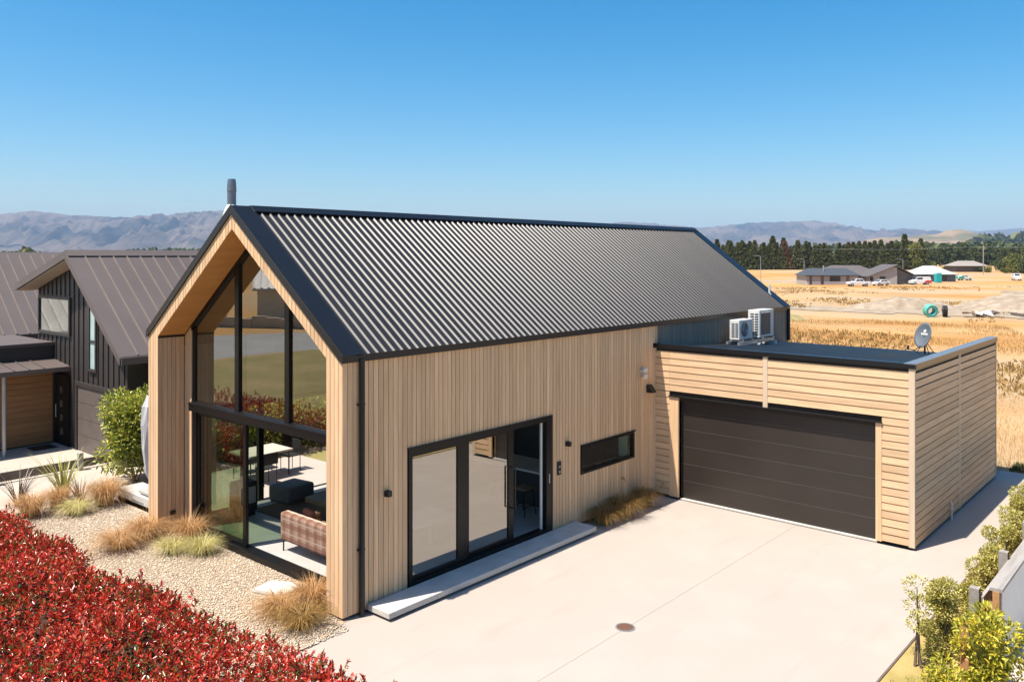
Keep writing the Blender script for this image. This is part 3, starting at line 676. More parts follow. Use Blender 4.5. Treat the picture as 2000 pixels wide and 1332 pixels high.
for y in (0.2, 0.55): bx(0, y, -0.02, 2.35, y + 0.05, 0.085).build('rail', GALV, t)
for x in (0.05, 1.1, 2.2): bx(x, 0.1, -0.13, x + 0.12, 0.7, -0.021).build('foot', WHITE, t)
# ------------------------------------------------------------------ satellite dish
t = empty('satellite_dish', (16.0, -4.85, 3.44), 0, 'grey oval satellite dish on tripod near the garage roof edge', 'satellite dish')
dd = MB(); nr, na = 6, 28; V = []; F = []
for i in range(nr + 1):
    rr = i / nr
    for k in range(na):
        a = 2 * math.pi * k / na; V.append((0.28 * rr * math.cos(a), 0.36 * rr * math.sin(a), 0.07 * rr * rr))
for i in range(nr):
    for k in range(na): F.append((i * na + k, i * na + (k + 1) % na, (i + 1) * na + (k + 1) % na, (i + 1) * na + k))
dish = MB().add(V, F).build('reflector', DISHM, t, (0, 0, 0.52), smooth=True)
md = dish.modifiers.new('t', 'SOLIDIFY'); md.thickness = 0.012; md.offset = -1
dirv = Vector((-0.75, 0.42, 0.28)).normalized()
dish.rotation_euler = dirv.to_track_quat('Z', 'Y').to_euler()
# white mark on the reflector: a round symbol above a short word-like bar
MB().lathe([(0.045, 0.0), (0.0, 0.0)], n=14).build('emblem', WHITE, dish, (0.0, 0.13, 0.034))
for k in range(4): bx(-0.11 + 0.056 * k, 0.02, 0.022, -0.066 + 0.056 * k, 0.075, 0.027).build('lettering', WHITE, dish)
MB().tube([(0, 0, 0), (0.02, 0, 0.45)], 0.025, 8).build('mast', BLK, t)
MB().tube([(-0.05, 0.03, 0.3), (-0.3, 0.17, 0.14), (-0.52, 0.3, 0.2)], 0.012, 6).build('feed_arm', BLK, t)
MB().tube([(-0.52, 0.3, 0.17), (-0.5, 0.28, 0.28)], [0.035, 0.03], 10).build('receiver', BLK, t)
for p in ((0.5, -0.12, 0), (0.3, 0.3, 0), (-0.12, -0.15, 0)): MB().tube([(0.03, 0, 0.4), p], 0.011, 6).build('strut', BLK, t)
bx(-0.16, -0.2, -0.04, 0.16, 0.2, 0.0).build('foot_plate', BLK, t)

# ------------------------------------------------------------------ inside the house
t = empty('sofa', (1.06, 1.4, 0.12), 0, 'plaid wool sofa seen from behind through the open gable door', 'sofa')
bx(0.0, 0, 0.22, 0.22, 2.06, 0.8).build('backrest', PLAID, t, bevel=0.05)
bx(0.18, 0, 0.22, 0.95, 2.06, 0.44).build('seat', PLAID, t, bevel=0.05)
for y in (0, 1.86): bx(0.2, y, 0.24, 0.9, y + 0.2, 0.62).build('armrest', PLAID, t, bevel=0.05)
for x in (0.05, 0.85):
    for y in (0.06, 2.0): MB().cyl(x, y, 0, 0.22, 0.015, 8).build('leg', BLK, t)
c = bx(-0.22, -0.07, 0, 0.22, 0.07, 0.36).build('cushion', TERR, None, (1.45, 3.0, 0.6), R(80), bevel=0.06); tag(c, 'terracotta cushion leaning on the plaid sofa', 'cushion')
o = bx(0, 0, 0, 0.85, 0.75, 0.4).build('ottoman', FABRIC, None, (2.95, 5.95, 0.12), R(8), bevel=0.07); tag(o, 'dark grey square fabric ottoman by the patio door', 'ottoman')
t = empty('coffee_table', (2.95, 4.2, 0.12), 0, 'low square brown wooden coffee table beside the ottoman', 'table')
bx(0, 0, 0.22, 1.1, 1.1, 0.34).build('table_top', OAK, t, bevel=0.01); bx(0.12, 0.12, 0, 0.98, 0.98, 0.219).build('base', OAK, t)
r = bx(2.2, 3.4, 0.1205, 4.6, 6.35, 0.13).build('rug', RUGM); tag(r, 'dark brown rug under ottoman and coffee table', 'rug')
t = empty('wood_stove', (1.85, 6.15, 0.12), 0, 'black freestanding wood stove in the living room corner', 'stove')
bx(-0.24, -0.22, 0.12, 0.24, 0.22, 0.78).build('firebox', BLK, t, bevel=0.02); bx(-0.2, -0.18, 0, 0.2, 0.18, 0.119).build('base', BLK, t)
MB().cyl(0, 0, 0.78, 4.2, 0.075, 12).build('flue', BLK, t); bx(-0.18, -0.232, 0.3, 0.18, -0.221, 0.68).build('stove_door', GALV, t)
t = empty('kitchen_island', (6.55, 0.95, 0.12), 0, 'white topped kitchen island inside the side doors', 'kitchen island')
bx(0, 0, 0.88, 1.0, 2.6, 0.93).build('worktop', WHITE, t); bx(0.28, 0.04, 0, 0.98, 2.56, 0.879).build('cabinet', DARKINT, t)
def stool(loc, label):
    t = empty('bar_stool', loc, 0, label, 'stool', 'bar stools at the island')
    bx(-0.19, -0.18, 0.6, 0.19, 0.18, 0.64).build('seat', OAK, t, bevel=0.012)
    for a in (-1, 1):
        for b in (-1, 1): MB().tube([(0.14 * a, 0.13 * b, 0.6), (0.2 * a, 0.19 * b, 0)], 0.014, 6).build('leg', BLK, t)
    for a in (-1, 1): bx(-0.18, 0.172 * a - 0.008, 0.2, 0.18, 0.172 * a + 0.008, 0.22).build('stretcher', BLK, t)
stool((6.2, 1.25, 0.12), 'bar stool at the island end nearest the side doors')
stool((6.2, 1.95, 0.12), 'second bar stool along the island from the side doors')
t = empty('kitchen_bench', (6.75, 0.165, 0.12), 0, 'kitchen sink bench seen through the slot window', 'kitchen bench')
bx(0, 0.0, 0.88, 2.4, 0.5, 0.92).build('worktop', CONCF, t); bx(0.02, 0.03, 0, 2.38, 0.48, 0.879).build('cabinet', DARKINT, t)
bx(0.75, 0.12, 0.921, 1.35, 0.42, 0.926).build('sink', BLK, t); MB().tube([(1.5, 0.3, 0.92), (1.5, 0.3, 1.2), (1.4, 0.3, 1.28), (1.3, 0.3, 1.2)], 0.012, 6).build('tap', BLK, t)
t = empty('kitchen_cabinets', (9.7, 0.9, 0.12), 0, 'tall dark kitchen cabinets along the inner wall', 'cabinet')
bx(0, 0, 0, 0.6, 5.4, 2.4).build('carcass', DARKINT, t)
for k in range(6): bx(-0.02, 0.02 + 0.9 * k, 0.05, -0.001, 0.88 + 0.9 * k, 2.37).build('cabinet_door', DARKINT, t)
t = empty('dining_table', (2.0, 0.75, 0.12), 0, 'pale dining table just inside the fixed side pane', 'table')
bx(0, 0, 0.7, 1.5, 0.8, 0.74).build('table_top', WHITE, t)
for x in (0.06, 1.4):
    for y in (0.06, 0.7): bx(x, y, 0, x + 0.045, y + 0.045, 0.699).build('leg', WHITE, t)
# ------------------------------------------------------------------ patio
pt = MB(); pt.box(0.66, 6.985, -0.05, 6.19, 10.3, 0.1); tag(pt.build('patio', CONC), kind='structure')
t = empty('patio_table', (3.35, 8.35, 0.1), 0, 'outdoor dining table with slim dark legs on the patio', 'table')
bx(0, 0, 0.69, 1.35, 1.0, 0.74).build('table_top', PAVE, t)
for x in (0.08, 1.27):
    for y in (0.08, 0.92): MB().cyl(x, y, 0, 0.69, 0.018, 8).build('leg', BLK, t)
def pchair(loc, rz, label):
    t = empty('patio_chair', loc, rz, label, 'chair', 'chairs around the patio table')
    bx(-0.22, -0.22, 0.43, 0.22, 0.22, 0.46).build('seat', BLK, t, bevel=0.01); bx(-0.22, 0.19, 0.55, 0.22, 0.22, 0.85).build('backrest', BLK, t, bevel=0.01)
    for a in (-1, 1):
        for b in (-1, 1): MB().cyl(0.19 * a, 0.19 * b, 0, 0.86 if b > 0 else 0.43, 0.011, 6).build('leg', BLK, t)
pchair((4.0, 9.6, 0.1), 0, 'black patio chair on the hedge side of the outdoor table'); pchair((4.95, 8.85, 0.1), R(-90), 'black patio chair at the far end of the outdoor table')
pchair((3.7, 8.1, 0.1), R(180), 'black patio chair on the house side of the outdoor table')
t = empty('folded_umbrella', (0.95, 8.95, 0.1), 0, 'folded patio umbrella in a pale grey cover behind the left pillar', 'umbrella')
V = MB(); n = 14; pr = [(0.03, 0.55), (0.1, 0.7), (0.17, 1.3), (0.2, 1.9), (0.17, 2.35), (0.05, 2.62)]
for i, (r_, z) in enumerate(pr):
    for k in range(n):
        a = 2 * math.pi * k / n; rr = r_ * (1 + 0.14 * math.sin(k * 2.4 + i)); V.v.append((rr * math.cos(a), rr * math.sin(a), z))
for i in range(len(pr) - 1):
    for k in range(n): V.f.append((i * n + k, i * n + (k + 1) % n, (i + 1) * n + (k + 1) % n, (i + 1) * n + k))
V.build('cover', mk('umbrella_cover', (0.55, 0.56, 0.58), rough=0.7), t); MB().cyl(0, 0, 0, 2.7, 0.024, 8).build('pole', BLK, t); bx(-0.3, -0.3, 0, 0.3, 0.3, 0.07).build('base', GALV, t)
t = empty('concrete_bench', (0.68, 7.75, 0), 0, 'low pale concrete bench at the patio edge beside the left pillar', 'bench')
bx(-0.02, 0, -0.02, 0.62, 2.3, 0.3).build('plinth', CONCW, t, bevel=0.012); bx(0.05, 0.12, 0.34, 0.6, 1.3, 0.39).build('seat', CONCF, t)
for y in (0.2, 1.15): bx(0.12, y, 0.301, 0.5, y + 0.06, 0.339).build('leg', GALV, t)
s = MB().prism([(-0.36, -0.22), (0.3, -0.26), (0.4, 0.1), (0.1, 0.26), (-0.3, 0.2)], 0, 0.11, 'z').build('stone_slab', WHITE, None, (0.0, 1.9, 0.01), R(-70), bevel=0.03)
tag(s, 'flat white stone slab lying on the gravel near the right pillar', 'stone')

# ------------------------------------------------------------------ neighbouring house
N = empty('neighbour_house', (2.2, 16, 0), 0, 'neighbouring dark board-and-batten house with brown standing seam roof', 'house')
XN, XE = 2.2, 9.5
def npt(dy, z): return (dy, z)
ROFF = (-2.2, -16, 0)
def nbuild(mb, name, m, parent=None, **k):
    o = mb.build(name, m, parent or N, **k)
    if parent is None or parent is N: o.location = ROFF
    return o
AY_, AZ_ = 15.9, 6.28           # ridge
def nl(y): return AZ_ - 0.262 * (y - AY_)   # left slope (towards +y)
def nr_(y): return AZ_ - 0.775 * (AY_ - y)  # right slope
wl = MB(); wl.prism([(12.95, 0), (19.75, 0), (19.75, nl(19.75) - 0.25), (AY_, AZ_ - 0.28), (12.95, nr_(12.95) - 0.25)], XN, XE, 'x')
nw = nbuild(wl, 'wall', NBW)
y = 13.1
while y < 19.7:
    zt = (nl(y) if y > AY_ else nr_(y)) - 0.27
    segs = [(0.05, zt)]
    if 13.5 < y < 16.62: segs = [(2.2, zt)]
    if 16.85 < y < 19.65: segs = [(2.5, 3.5), (4.85, zt)]
    if 14.9 < y < 15.6: segs = [(2.2, 2.5), (4.83, zt)]
    for a, b in segs:
        if b - a > 0.05: bx(XN - 0.035, y, a, XN - 0.002, y + 0.045, b).build('batten', NBW, nw)
    y += 0.36
rf = MB()
rf.prism([(AY_, AZ_), (20.05, nl(20.05)), (20.05, nl(20.05) - 0.2), (AY_, AZ_ - 0.24)], 1.62, XE + 0.3, 'x')
rf.prism([(AY_, AZ_), (12.1, nr_(12.1)), (12.1, nr_(12.1) - 0.2), (AY_, AZ_ - 0.24)], 1.62, XE + 0.3, 'x')
nrf = nbuild(rf, 'roof', NBR)
sfN = MB(); sfN.prism([(AY_ + 0.05, nl(AY_ + 0.05) - 0.235), (20.0, nl(20.0) - 0.215), (20.0, nl(20.0) - 0.24), (AY_ + 0.05, nl(AY_ + 0.05) - 0.26)], 1.64, 2.19, 'x')
nbuild(sfN, 'soffit', NBS)
x = 2.1
while x < XE:
    V = MB().prism([(AY_ - 0.2, nr_(AY_ - 0.2) + 0.001), (12.1, nr_(12.1) + 0.001), (12.1, nr_(12.1) + 0.045), (AY_ - 0.2, nr_(AY_ - 0.2) + 0.045)], x, x + 0.03, 'x').build('roof_seam', NBSM, nrf)
    x += 0.43
MB().prism([(AY_ - 0.22, nr_(AY_ - 0.22) + 0.05), (AY_, AZ_ + 0.06), (AY_ + 0.22, nl(AY_ + 0.22) + 0.05), (AY_ + 0.22, nl(AY_ + 0.22) + 0.03), (AY_, AZ_ + 0.03), (AY_ - 0.22, nr_(AY_ - 0.22) + 0.03)], 1.62, XE + 0.3, 'x').build('ridge_cap', NBR, nrf)
bx(1.62, 12.0, nr_(12.1) - 0.22, XE + 0.3, 12.1, nr_(12.1) - 0.02).build('gutter', NBR, nrf)
MB().prism([(AY_, AZ_ + 0.02), (12.05, nr_(12.05) + 0.02), (12.05, nr_(12.05) - 0.2), (AY_, AZ_ - 0.2)], 1.58, 1.62, 'x').build('barge_board', NBR, nrf)
MB().prism([(AY_, AZ_ + 0.02), (20.1, nl(20.1) + 0.02), (20.1, nl(20.1) - 0.2), (AY_, AZ_ - 0.22)], 1.58, 1.62, 'x').build('barge_board', NBR, nrf)
bx(3.0, 12.25, 0, XE, 12.949, 3.1).build('side_annex', NBW, nw)
def nwin(y0, y1, z0, z1, g, bars=0):
    f = MB(); f.box(XN - 0.07, y0, z0, XN - 0.003, y0 + 0.09, z1); f.box(XN - 0.07, y1 - 0.09, z0, XN - 0.003, y1, z1)
    f.box(XN - 0.07, y0 + 0.09, z0, XN - 0.003, y1 - 0.09, z0 + 0.09); f.box(XN - 0.07, y0 + 0.09, z1 - 0.09, XN - 0.003, y1 - 0.09, z1)
    if bars: f.box(XN - 0.06, y0 + 0.09, z0 + 0.9, XN - 0.003, y1 - 0.09, z0 + 0.97)
    o = nbuild(f, 'window', NBW)
    bx(XN - 0.03, y0 + 0.08, z0 + 0.08, XN - 0.02, y1 - 0.08, z1 - 0.08).build('pane', g, o)
FROST = mk('frosted_glass', (0.45, 0.6, 0.58), rough=0.3)
MIRR = mk('reflective_pane', (0.3, 0.31, 0.3), rough=0.06, metal=0.85)
nwin(16.95, 19.6, 3.55, 4.81, MIRR); nwin(14.95, 15.53, 2.58, 4.78, FROST, 1)
f = MB(); f.box(XN - 0.06, 13.5, 0.0, XN + 0.002, 13.64, 2.18); f.box(XN - 0.06, 16.4, 0.0, XN + 0.002, 16.55, 2.18); f.box(XN - 0.06, 13.64, 2.05, XN + 0.002, 16.4, 2.18)
ng = nbuild(f, 'garage_door', NBW)
for k in range(4): bx(XN - 0.02, 13.645, 0.02 + 0.507 * k, XN - 0.003, 16.395, 0.515 + 0.507 * k).build('door_panel', NBD, ng)
# porch
pw = nbuild(bx(-2.5, 18.12, 0, 2.19, 18.3, 2.45), 'porch_wall', BACK)
for k in range(13): bx(-0.3, 18.09, 0.05 + 0.183 * k, 2.05, 18.119, 0.05 + 0.183 * k + 0.174).build('plank', CEDARD, pw)
fdr = nbuild(bx(2.12, 17.0, 0.02, 2.19, 18.05, 2.3), 'front_door', FRAME)
for k in range(4): bx(2.108, 17.45, 0.35 + 0.45 * k, 2.119, 17.65, 0.55 + 0.45 * k).build('door_light', MIRR, fdr)
MB().tube([(2.1, 17.85, 0.9), (2.06, 17.85, 0.9), (2.06, 17.85, 1.3), (2.1, 17.85, 1.3)], 0.012, 6).build('handle', GALV, fdr)
pr_ = nbuild(MB().prism([(17.0, 2.46), (18.35, 2.6), (18.35, 2.75), (17.0, 2.6)], -3.0, 2.19, 'x'), 'porch_roof', NBR)
for k in range(11): MB().prism([(17.0, 2.601), (18.3, 2.746), (18.3, 2.78), (17.0, 2.635)], -2.9 + 0.43 * k, -2.87 + 0.43 * k, 'x').build('roof_seam', NBR, pr_)
nbuild(MB().cyl(0.3, 17.1, 0, 2.5, 0.06, 12), 'porch_post', GALV)
nbuild(bx(-3.0, 18.36, 2.3, 2.19, 22.0, 3.2), 'upper_block', NBW)
nbuild(bx(-3.1, 18.3, 3.2, 2.19, 22.1, 3.3), 'flat_roof', NBR)
m = bx(1.2, 17.25, 0.005, 1.9, 17.9, 0.02).build('doormat', BLK); tag(m, 'black doormat in front of the neighbouring front door', 'doormat')
# house behind it
B = empty('rear_house', (0, 27, 0), 0, 'brown steel roof of a house behind the neighbour at the picture edge', 'house')
b = MB().prism([(-3.2, 3.1), (3.2, 3.1), (3.2, 0), (-3.2, 0)], -3, 6, 'x'); b.build('wall', NBW, B)
b = MB().prism([(-3.9, 3.0), (0, 6.12), (3.9, 3.0), (3.9, 3.2), (0, 6.3), (-3.9, 3.2)], -3.6, 7, 'x').build('roof', NBR, B); x = -3.4
while x < 7: MB().prism([(-3.9, 3.201), (-0.2, 6.142), (-0.2, 6.19), (-3.9, 3.25)], x, x + 0.035, 'x').build('roof_seam', NBSM, b); x += 0.43
o = MB().tube([(1.0, -2.6, 4.2), (1.0, -2.6, 4.55), (1.0, -2.75, 4.62)], 0.05, 8).build('vent_pipe', WHITE, b)
# low boundary rail
def post(parent, x, y, h, s=0.1, m=TIMB): return bx(x - s / 2, y - s / 2, 0, x + s / 2, y + s / 2, h).build('post', m, parent)
t = empty('low_fence', (0, 13.75, 0), 0, 'low dark timber rail fence across the neighbouring paving', 'fence')
for x in (-3.2, -1.0, 1.2): post(t, x, -0.02, 0.5, 0.13)
for a, b in ((-5, -3.2), (-3.2, -1.0), (-1.0, 1.2), (1.2, 2.3)): bx(a + 0.001, 0.05, 0.06, b - 0.001, 0.1, 0.3).build('rail', TIMBD, t)

# ------------------------------------------------------------------ fence on the right
t = empty('rail_fence', (0, -8.28, 0), 0, 'weathered post and rail fence along the right boundary', 'fence')
px_ = [5.85, 7.95, 10.05, 12.15, 14.25, 16.35]
for i, x in enumerate(px_): bx(x - 0.07, -0.06, 0, x + 0.07, 0.08, 1.0).build('post', WHITE if False else TIMB, t)
for a, b in zip(px_[:-1], px_[1:]):
    for z in (0.25, 0.72): bx(a - 0.0, -0.11, z, b - 0.004, -0.062, z + 0.16).build('rail', TIMB, t)
for z in (0.25, 0.68): bx(4.5, -0.2, z, 5.8, -0.15, z + 0.16).build('rail', TIMBN, t)
bx(4.62, -0.149, 0, 4.72, -0.06, 0.86).build('post', TIMBN, t)
t = empty('screen_wall', (0, -8.64, 0), 0, 'thick white panelled screen wall with weathered timber capping', 'wall')
bx(5.46, -0.05, 0.0, 17, 0.05, 1.15).build('core', TIMBN, t); bx(5.44, -0.085, 1.151, 17, 0.085, 1.2).build('capping', TIMB, t)
x = 5.5
while x < 16.9: bx(x, -0.07, 0.02, min(x + 2.394, 17), -0.051, 1.15).build('panel', WHITE, t); x += 2.4
bx(5.43, -0.045, 0.0, 5.459, 0.045, 1.15).build('end_board', TIMBN, t)
sheet('neighbour_path', PAVE, [(2.4, -30), (20, -30), (20, -8.8), (2.4, -8.8)], 0.004)
# ------------------------------------------------------------------ plants
def unit(a): return a / np.maximum(np.linalg.norm(a, axis=1, keepdims=True), 1e-9)
def leaves(P, D, Ln, Wd, fold=0.3, curl=0.15):
    N = len(P); D = unit(D); rv = rng.normal(size=(N, 3)) * 0.6 + np.array([0, 0, 1.0])
    Sd = unit(np.cross(D, rv)); Nn = np.cross(Sd, D); Ln = np.broadcast_to(Ln, (N,))[:, None]; Wd = np.broadcast_to(Wd, (N,))[:, None]
    f = fold * Wd
    V = np.stack([P, P + D * Ln * 0.33 + Sd * Wd * 0.5 + Nn * f, P + D * Ln * 0.72 + Sd * Wd * 0.36 + Nn * (f * 0.7 - curl * Ln * 0.3),
                  P + D * Ln - Nn * curl * Ln, P + D * Ln * 0.72 - Sd * Wd * 0.36 + Nn * (f * 0.7 - curl * Ln * 0.3), P + D * Ln * 0.33 - Sd * Wd * 0.5 + Nn * f], 1)
    b = (np.arange(N) * 6)[:, None]
    F = np.concatenate([b + np.array([0, 1, 2, 3]), b + np.array([3, 4, 5, 0])], 0)
    return V.reshape(-1, 3), F
def blades(P, az, reach, height, width, droop, K=5):
    """arching grass blades: strips of K points"""
    N = len(P); tt = np.linspace(0, 1, K)[None, :, None]
    dirv = np.stack([np.cos(az), np.sin(az), 0 * az], 1)[:, None, :]; side = np.stack([-np.sin(az), np.cos(az), 0 * az], 1)[:, None, :]
    pos = P[:, None, :] + dirv * (reach[:, None, None] * tt ** 1.5)
    zz = height[:, None, None] * (tt * (1 + droop[:, None, None]) - droop[:, None, None] * 2.0 * tt ** 2.6)
    pos = pos + zz * np.array([0, 0, 1.0])
    wd = width[:, None, None] * (1 - tt * 0.9)
    V = np.stack([pos - side * wd, pos + side * wd], 2).reshape(-1, 3)
    b = (np.arange(N) * K * 2)[:, None]
    F = np.concatenate([b + np.array([2 * k, 2 * k + 1, 2 * k + 3, 2 * k + 2]) for k in range(K - 1)], 0)
    return V, F
BRZ = leafmat('bronze_grass', [(0, (0.22, 0.1, 0.03)), (0.4, (0.5, 0.27, 0.1)), (0.75, (0.64, 0.4, 0.19)), (1, (0.7, 0.53, 0.32))], rough=0.7, trans=0.3, spec=0.2)
LIME = leafmat('lime_grass', [(0, (0.3, 0.26, 0.07)), (0.5, (0.6, 0.54, 0.2)), (1, (0.75, 0.68, 0.4))], rough=0.7, trans=0.3, spec=0.2)
DKG = leafmat('dark_tussock', [(0, (0.12, 0.09, 0.022)), (0.5, (0.33, 0.19, 0.06)), (1, (0.5, 0.31, 0.12))], rough=0.7, trans=0.25, spec=0.2)
FLAXM = leafmat('flax_leaf', [(0, (0.16, 0.18, 0.03)), (0.6, (0.42, 0.4, 0.09)), (1, (0.62, 0.55, 0.24))], rough=0.45, trans=0.2)
FLAXP = leafmat('purple_flax_leaf', [(0, (0.05, 0.035, 0.03)), (0.6, (0.13, 0.09, 0.07)), (1, (0.24, 0.2, 0.15))], rough=0.45, trans=0.15)
REDM = leafmat('red_leaf', [(0, (0.1, 0.11, 0.02)), (0.12, (0.26, 0.17, 0.035)), (0.2, (0.28, 0.05, 0.02)), (0.5, (0.57, 0.04, 0.021)), (0.85, (0.76, 0.066, 0.031)), (1, (0.7, 0.25, 0.15))], rough=0.26, trans=0.25, spec=0.7)
t_ = REDM.node_tree; rp_ = [n for n in t_.nodes if n.type == 'VALTORGB'][0]; is_ = rp_.inputs[0].links[0].from_socket
gp_ = t_.nodes.new('ShaderNodeNewGeometry'); nz_ = t_.nodes.new('ShaderNodeTexNoise'); nz_.inputs['Scale'].default_value = 1.3; nz_.inputs['Detail'].default_value = 4
sh_ = t_.nodes.new('ShaderNodeMapRange'); sh_.inputs[1].default_value = 0.35; sh_.inputs[2].default_value = 0.65; sh_.inputs[3].default_value = -0.28; sh_.inputs[4].default_value = 0.12
ad_ = t_.nodes.new('ShaderNodeMath'); ad_.operation = 'ADD'; ad_.use_clamp = True
for a_, c_ in ((gp_.outputs['Position'], nz_.inputs['Vector']), (nz_.outputs[0], sh_.inputs[0]), (sh_.outputs[0], ad_.inputs[0]), (is_, ad_.inputs[1]), (ad_.outputs[0], rp_.inputs[0])): t_.links.new(a_, c_)
GRNM = leafmat('laurel_leaf', [(0, (0.07, 0.1, 0.015)), (0.3, (0.23, 0.28, 0.035)), (0.75, (0.48, 0.48, 0.07)), (1, (0.64, 0.56, 0.12))], rough=0.35, trans=0.25)
PITM = leafmat('pittosporum_leaf', [(0, (0.25, 0.23, 0.05)), (0.5, (0.52, 0.47, 0.11)), (1, (0.74, 0.65, 0.26))], rough=0.4, trans=0.3)
YELM = leafmat('golden_leaf', [(0, (0.16, 0.18, 0.02)), (0.4, (0.38, 0.38, 0.04)), (0.8, (0.66, 0.55, 0.05)), (1, (0.76, 0.6, 0.07))], rough=0.4, trans=0.3)
BARK = mk('bark', (0.16, 0.12, 0.09), (0.1, 0.075, 0.055), rough=0.9, scale=12)
DARKLEAF = mk('dark_twigs', (0.05, 0.022, 0.012), rough=1.0)  # even dark red-brown of the hedge's inner core

def tussock(name, loc, n, h, reach, m, label, cat='grass', group=None, width=0.005, lean=(0, 0), spread=0.16, droop=0.95):
    az = rng.uniform(0, 2 * np.pi, n); rr = spread * np.sqrt(rng.uniform(0, 1, n))
    P = np.stack([rr * np.cos(az), rr * np.sin(az), np.zeros(n)], 1)
    az2 = az + rng.normal(0, 0.5, n)
    V, F = blades(P, az2, reach * rng.uniform(0.25, 1.0, n), h * rng.uniform(0.6, 1.1, n), width * rng.uniform(0.6, 1.2, n), droop * rng.uniform(0.1, 1.0, n))
    V = V + np.stack([V[:, 2] * lean[0], V[:, 2] * lean[1], 0 * V[:, 2]], 1)
    o = link(name, fastmesh(name, V, F), m, None, loc)
    return tag(o, label, cat, group)
G1 = 'ornamental grasses in the gravel bed'
tussock('tussock', (-1.35, 10.1, 0), 909, 0.75, 0.8, BRZ, 'bronze tussock by the purple flax at the hedge end of the bed', group=G1)
tussock('tussock', (-0.62, 10.4, 0), 700, 0.7, 0.6, BRZ, 'pale bronze tussock just in front of the green flax', group=G1)
tussock('tussock', (0.2, 9.75, 0), 1260, 0.85, 0.85, BRZ, 'large bronze tussock nearest the green laurel shrub', group=G1)
tussock('tussock', (-0.55, 9.5, 0), 728, 0.45, 0.62, LIME, 'single lime green tussock beside the flax plants', group=G1)
tussock('tussock', (-0.85, 6.35, 0), 979, 0.5, 0.85, BRZ, 'spreading bronze tussock left of the left pillar', group=G1, lean=(-0.3, 0))
tussock('tussock', (-0.25, 6.55, 0), 979, 0.62, 0.8, BRZ, 'bronze tussock against the foot of the left pillar', group=G1)
tussock('tussock', (0.2, 5.55, 0), 868, 0.75, 0.6, BRZ, 'feathery bronze tussock in front of the left pillar reveal', group=G1)
tussock('tussock', (-0.28, 5.3, 0), 784, 0.42, 0.5, LIME, 'lime tussock, left of the pair by the gable door', group=G1)
tussock('tussock', (0.08, 4.8, 0), 840, 0.45, 0.55, LIME, 'lime tussock, right of the pair by the gable door', group=G1)
tussock('tussock', (-0.5, 1.05, 0), 868, 0.4, 0.75, BRZ, 'sprawling bronze tussock beside the white stone slab', group=G1)
tussock('tussock', (0.0, 0.85, 0), 979, 0.62, 0.6, BRZ, 'bronze tussock against the foot of the right pillar', group=G1)
tussock('tussock', (-0.55, 0.4, 0), 979, 0.42, 0.7, DKG, 'green hearted tussock at the corner of the drive', group=G1)
G2 = 'dark grasses against the side wall'
tussock('tussock', (7.15, -0.33, 0), 1000, 0.5, 0.62, DKG, 'dark tussock touching the end of the concrete step', group=G2, spread=0.15)
tussock('tussock', (7.9, -0.36, 0), 1300, 0.62, 0.72, DKG, 'dark tussock in the middle of the wall planting', group=G2, spread=0.15)
tussock('tussock', (8.9, -0.33, 0), 1000, 0.6, 0.5, DKG, 'dark tussock in the corner by the garage', group=G2, spread=0.15)
def flax(name, loc, n, h, m, label):
    az = rng.uniform(0, 2 * np.pi, n)
    P = np.stack([0.08 * np.cos(az), 0.08 * np.sin(az), 0 * az], 1)
    V, F = blades(P, az, h * rng.uniform(0.15, 0.85, n), h * rng.uniform(0.75, 1.1, n), 0.022 * rng.uniform(0.7, 1.1, n), rng.uniform(0, 0.3, n), 6)
    o = link(name, fastmesh(name, V, F), m, None, loc); return tag(o, label, 'flax plant')
flax('flax_plant', (-0.25, 11.1, 0), 70, 1.15, FLAXM, 'spiky yellow green flax beside the low fence')
flax('flax_plant', (-1.2, 11.3, 0), 46, 0.95, FLAXP, 'spiky purple brown flax left of the green flax')
flax('flax_plant', (-0.1, 10.45, 0), 26, 0.7, FLAXP, 'small dark flax between the bronze tussocks')

def lump_points(n, r, lumps, jitter=0.12):
    """points through the outer volume of an uneven rounded crown"""
    k = rng.integers(0, len(lumps), n); c = np.array([l[:3] for l in lumps])[k]; rad = np.array([l[3] for l in lumps])[k]
    d = unit(rng.normal(size=(n, 3))); rr = rad * rng.uniform(0.35, 1.0, n) ** 0.5
    return c + d * rr[:, None] * np.array([1, 1, 0.95]), d
def shrub(name, loc, lumps, n, ln, wd, m, label, cat, group=None, stems=5, up=0.35, core=True):
    t = empty(name, loc, 0, label, cat, group)
    P, d = lump_points(n, 1, lumps)
    P[:, 2] = np.maximum(P[:, 2], 0.03)
    D = d + rng.normal(0, 0.55, (n, 3)) + np.array([0, 0, up])
    V, F = leaves(P, D, ln * rng.uniform(0.7, 1.25, n), wd * rng.uniform(0.8, 1.2, n))
    o = link('foliage', fastmesh('foliage', V, F), m, t); o['kind'] = 'stuff'
    b = MB()
    for k in range(stems):
        l = lumps[k % len(lumps)]
        b.tube([(0.05 * math.cos(k * 2.1), 0.05 * math.sin(k * 2.1), 0), (l[0] * 0.5, l[1] * 0.5, l[2] * 0.55), (l[0], l[1], l[2])], [0.022, 0.016, 0.006], 6)
    b.build('stems', BARK, t)
    return t
def ball(r, h, n, seed=0, rad=0.45):
    rs = random.Random(seed); out = []
    for k in range(n):
        a = rs.uniform(0, 6.28); q = rs.uniform(0.1, 0.75) * r; z = rs.uniform(0.14, 0.88) * h
        sq = math.sqrt(max(0.15, 1 - ((z / h - 0.5) / 0.62) ** 2))
        out.append((q * sq * math.cos(a), q * sq * math.sin(a), z, rad * r * rs.uniform(0.8, 1.2)))
    return out
G3 = 'laurel shrubs behind the patio'
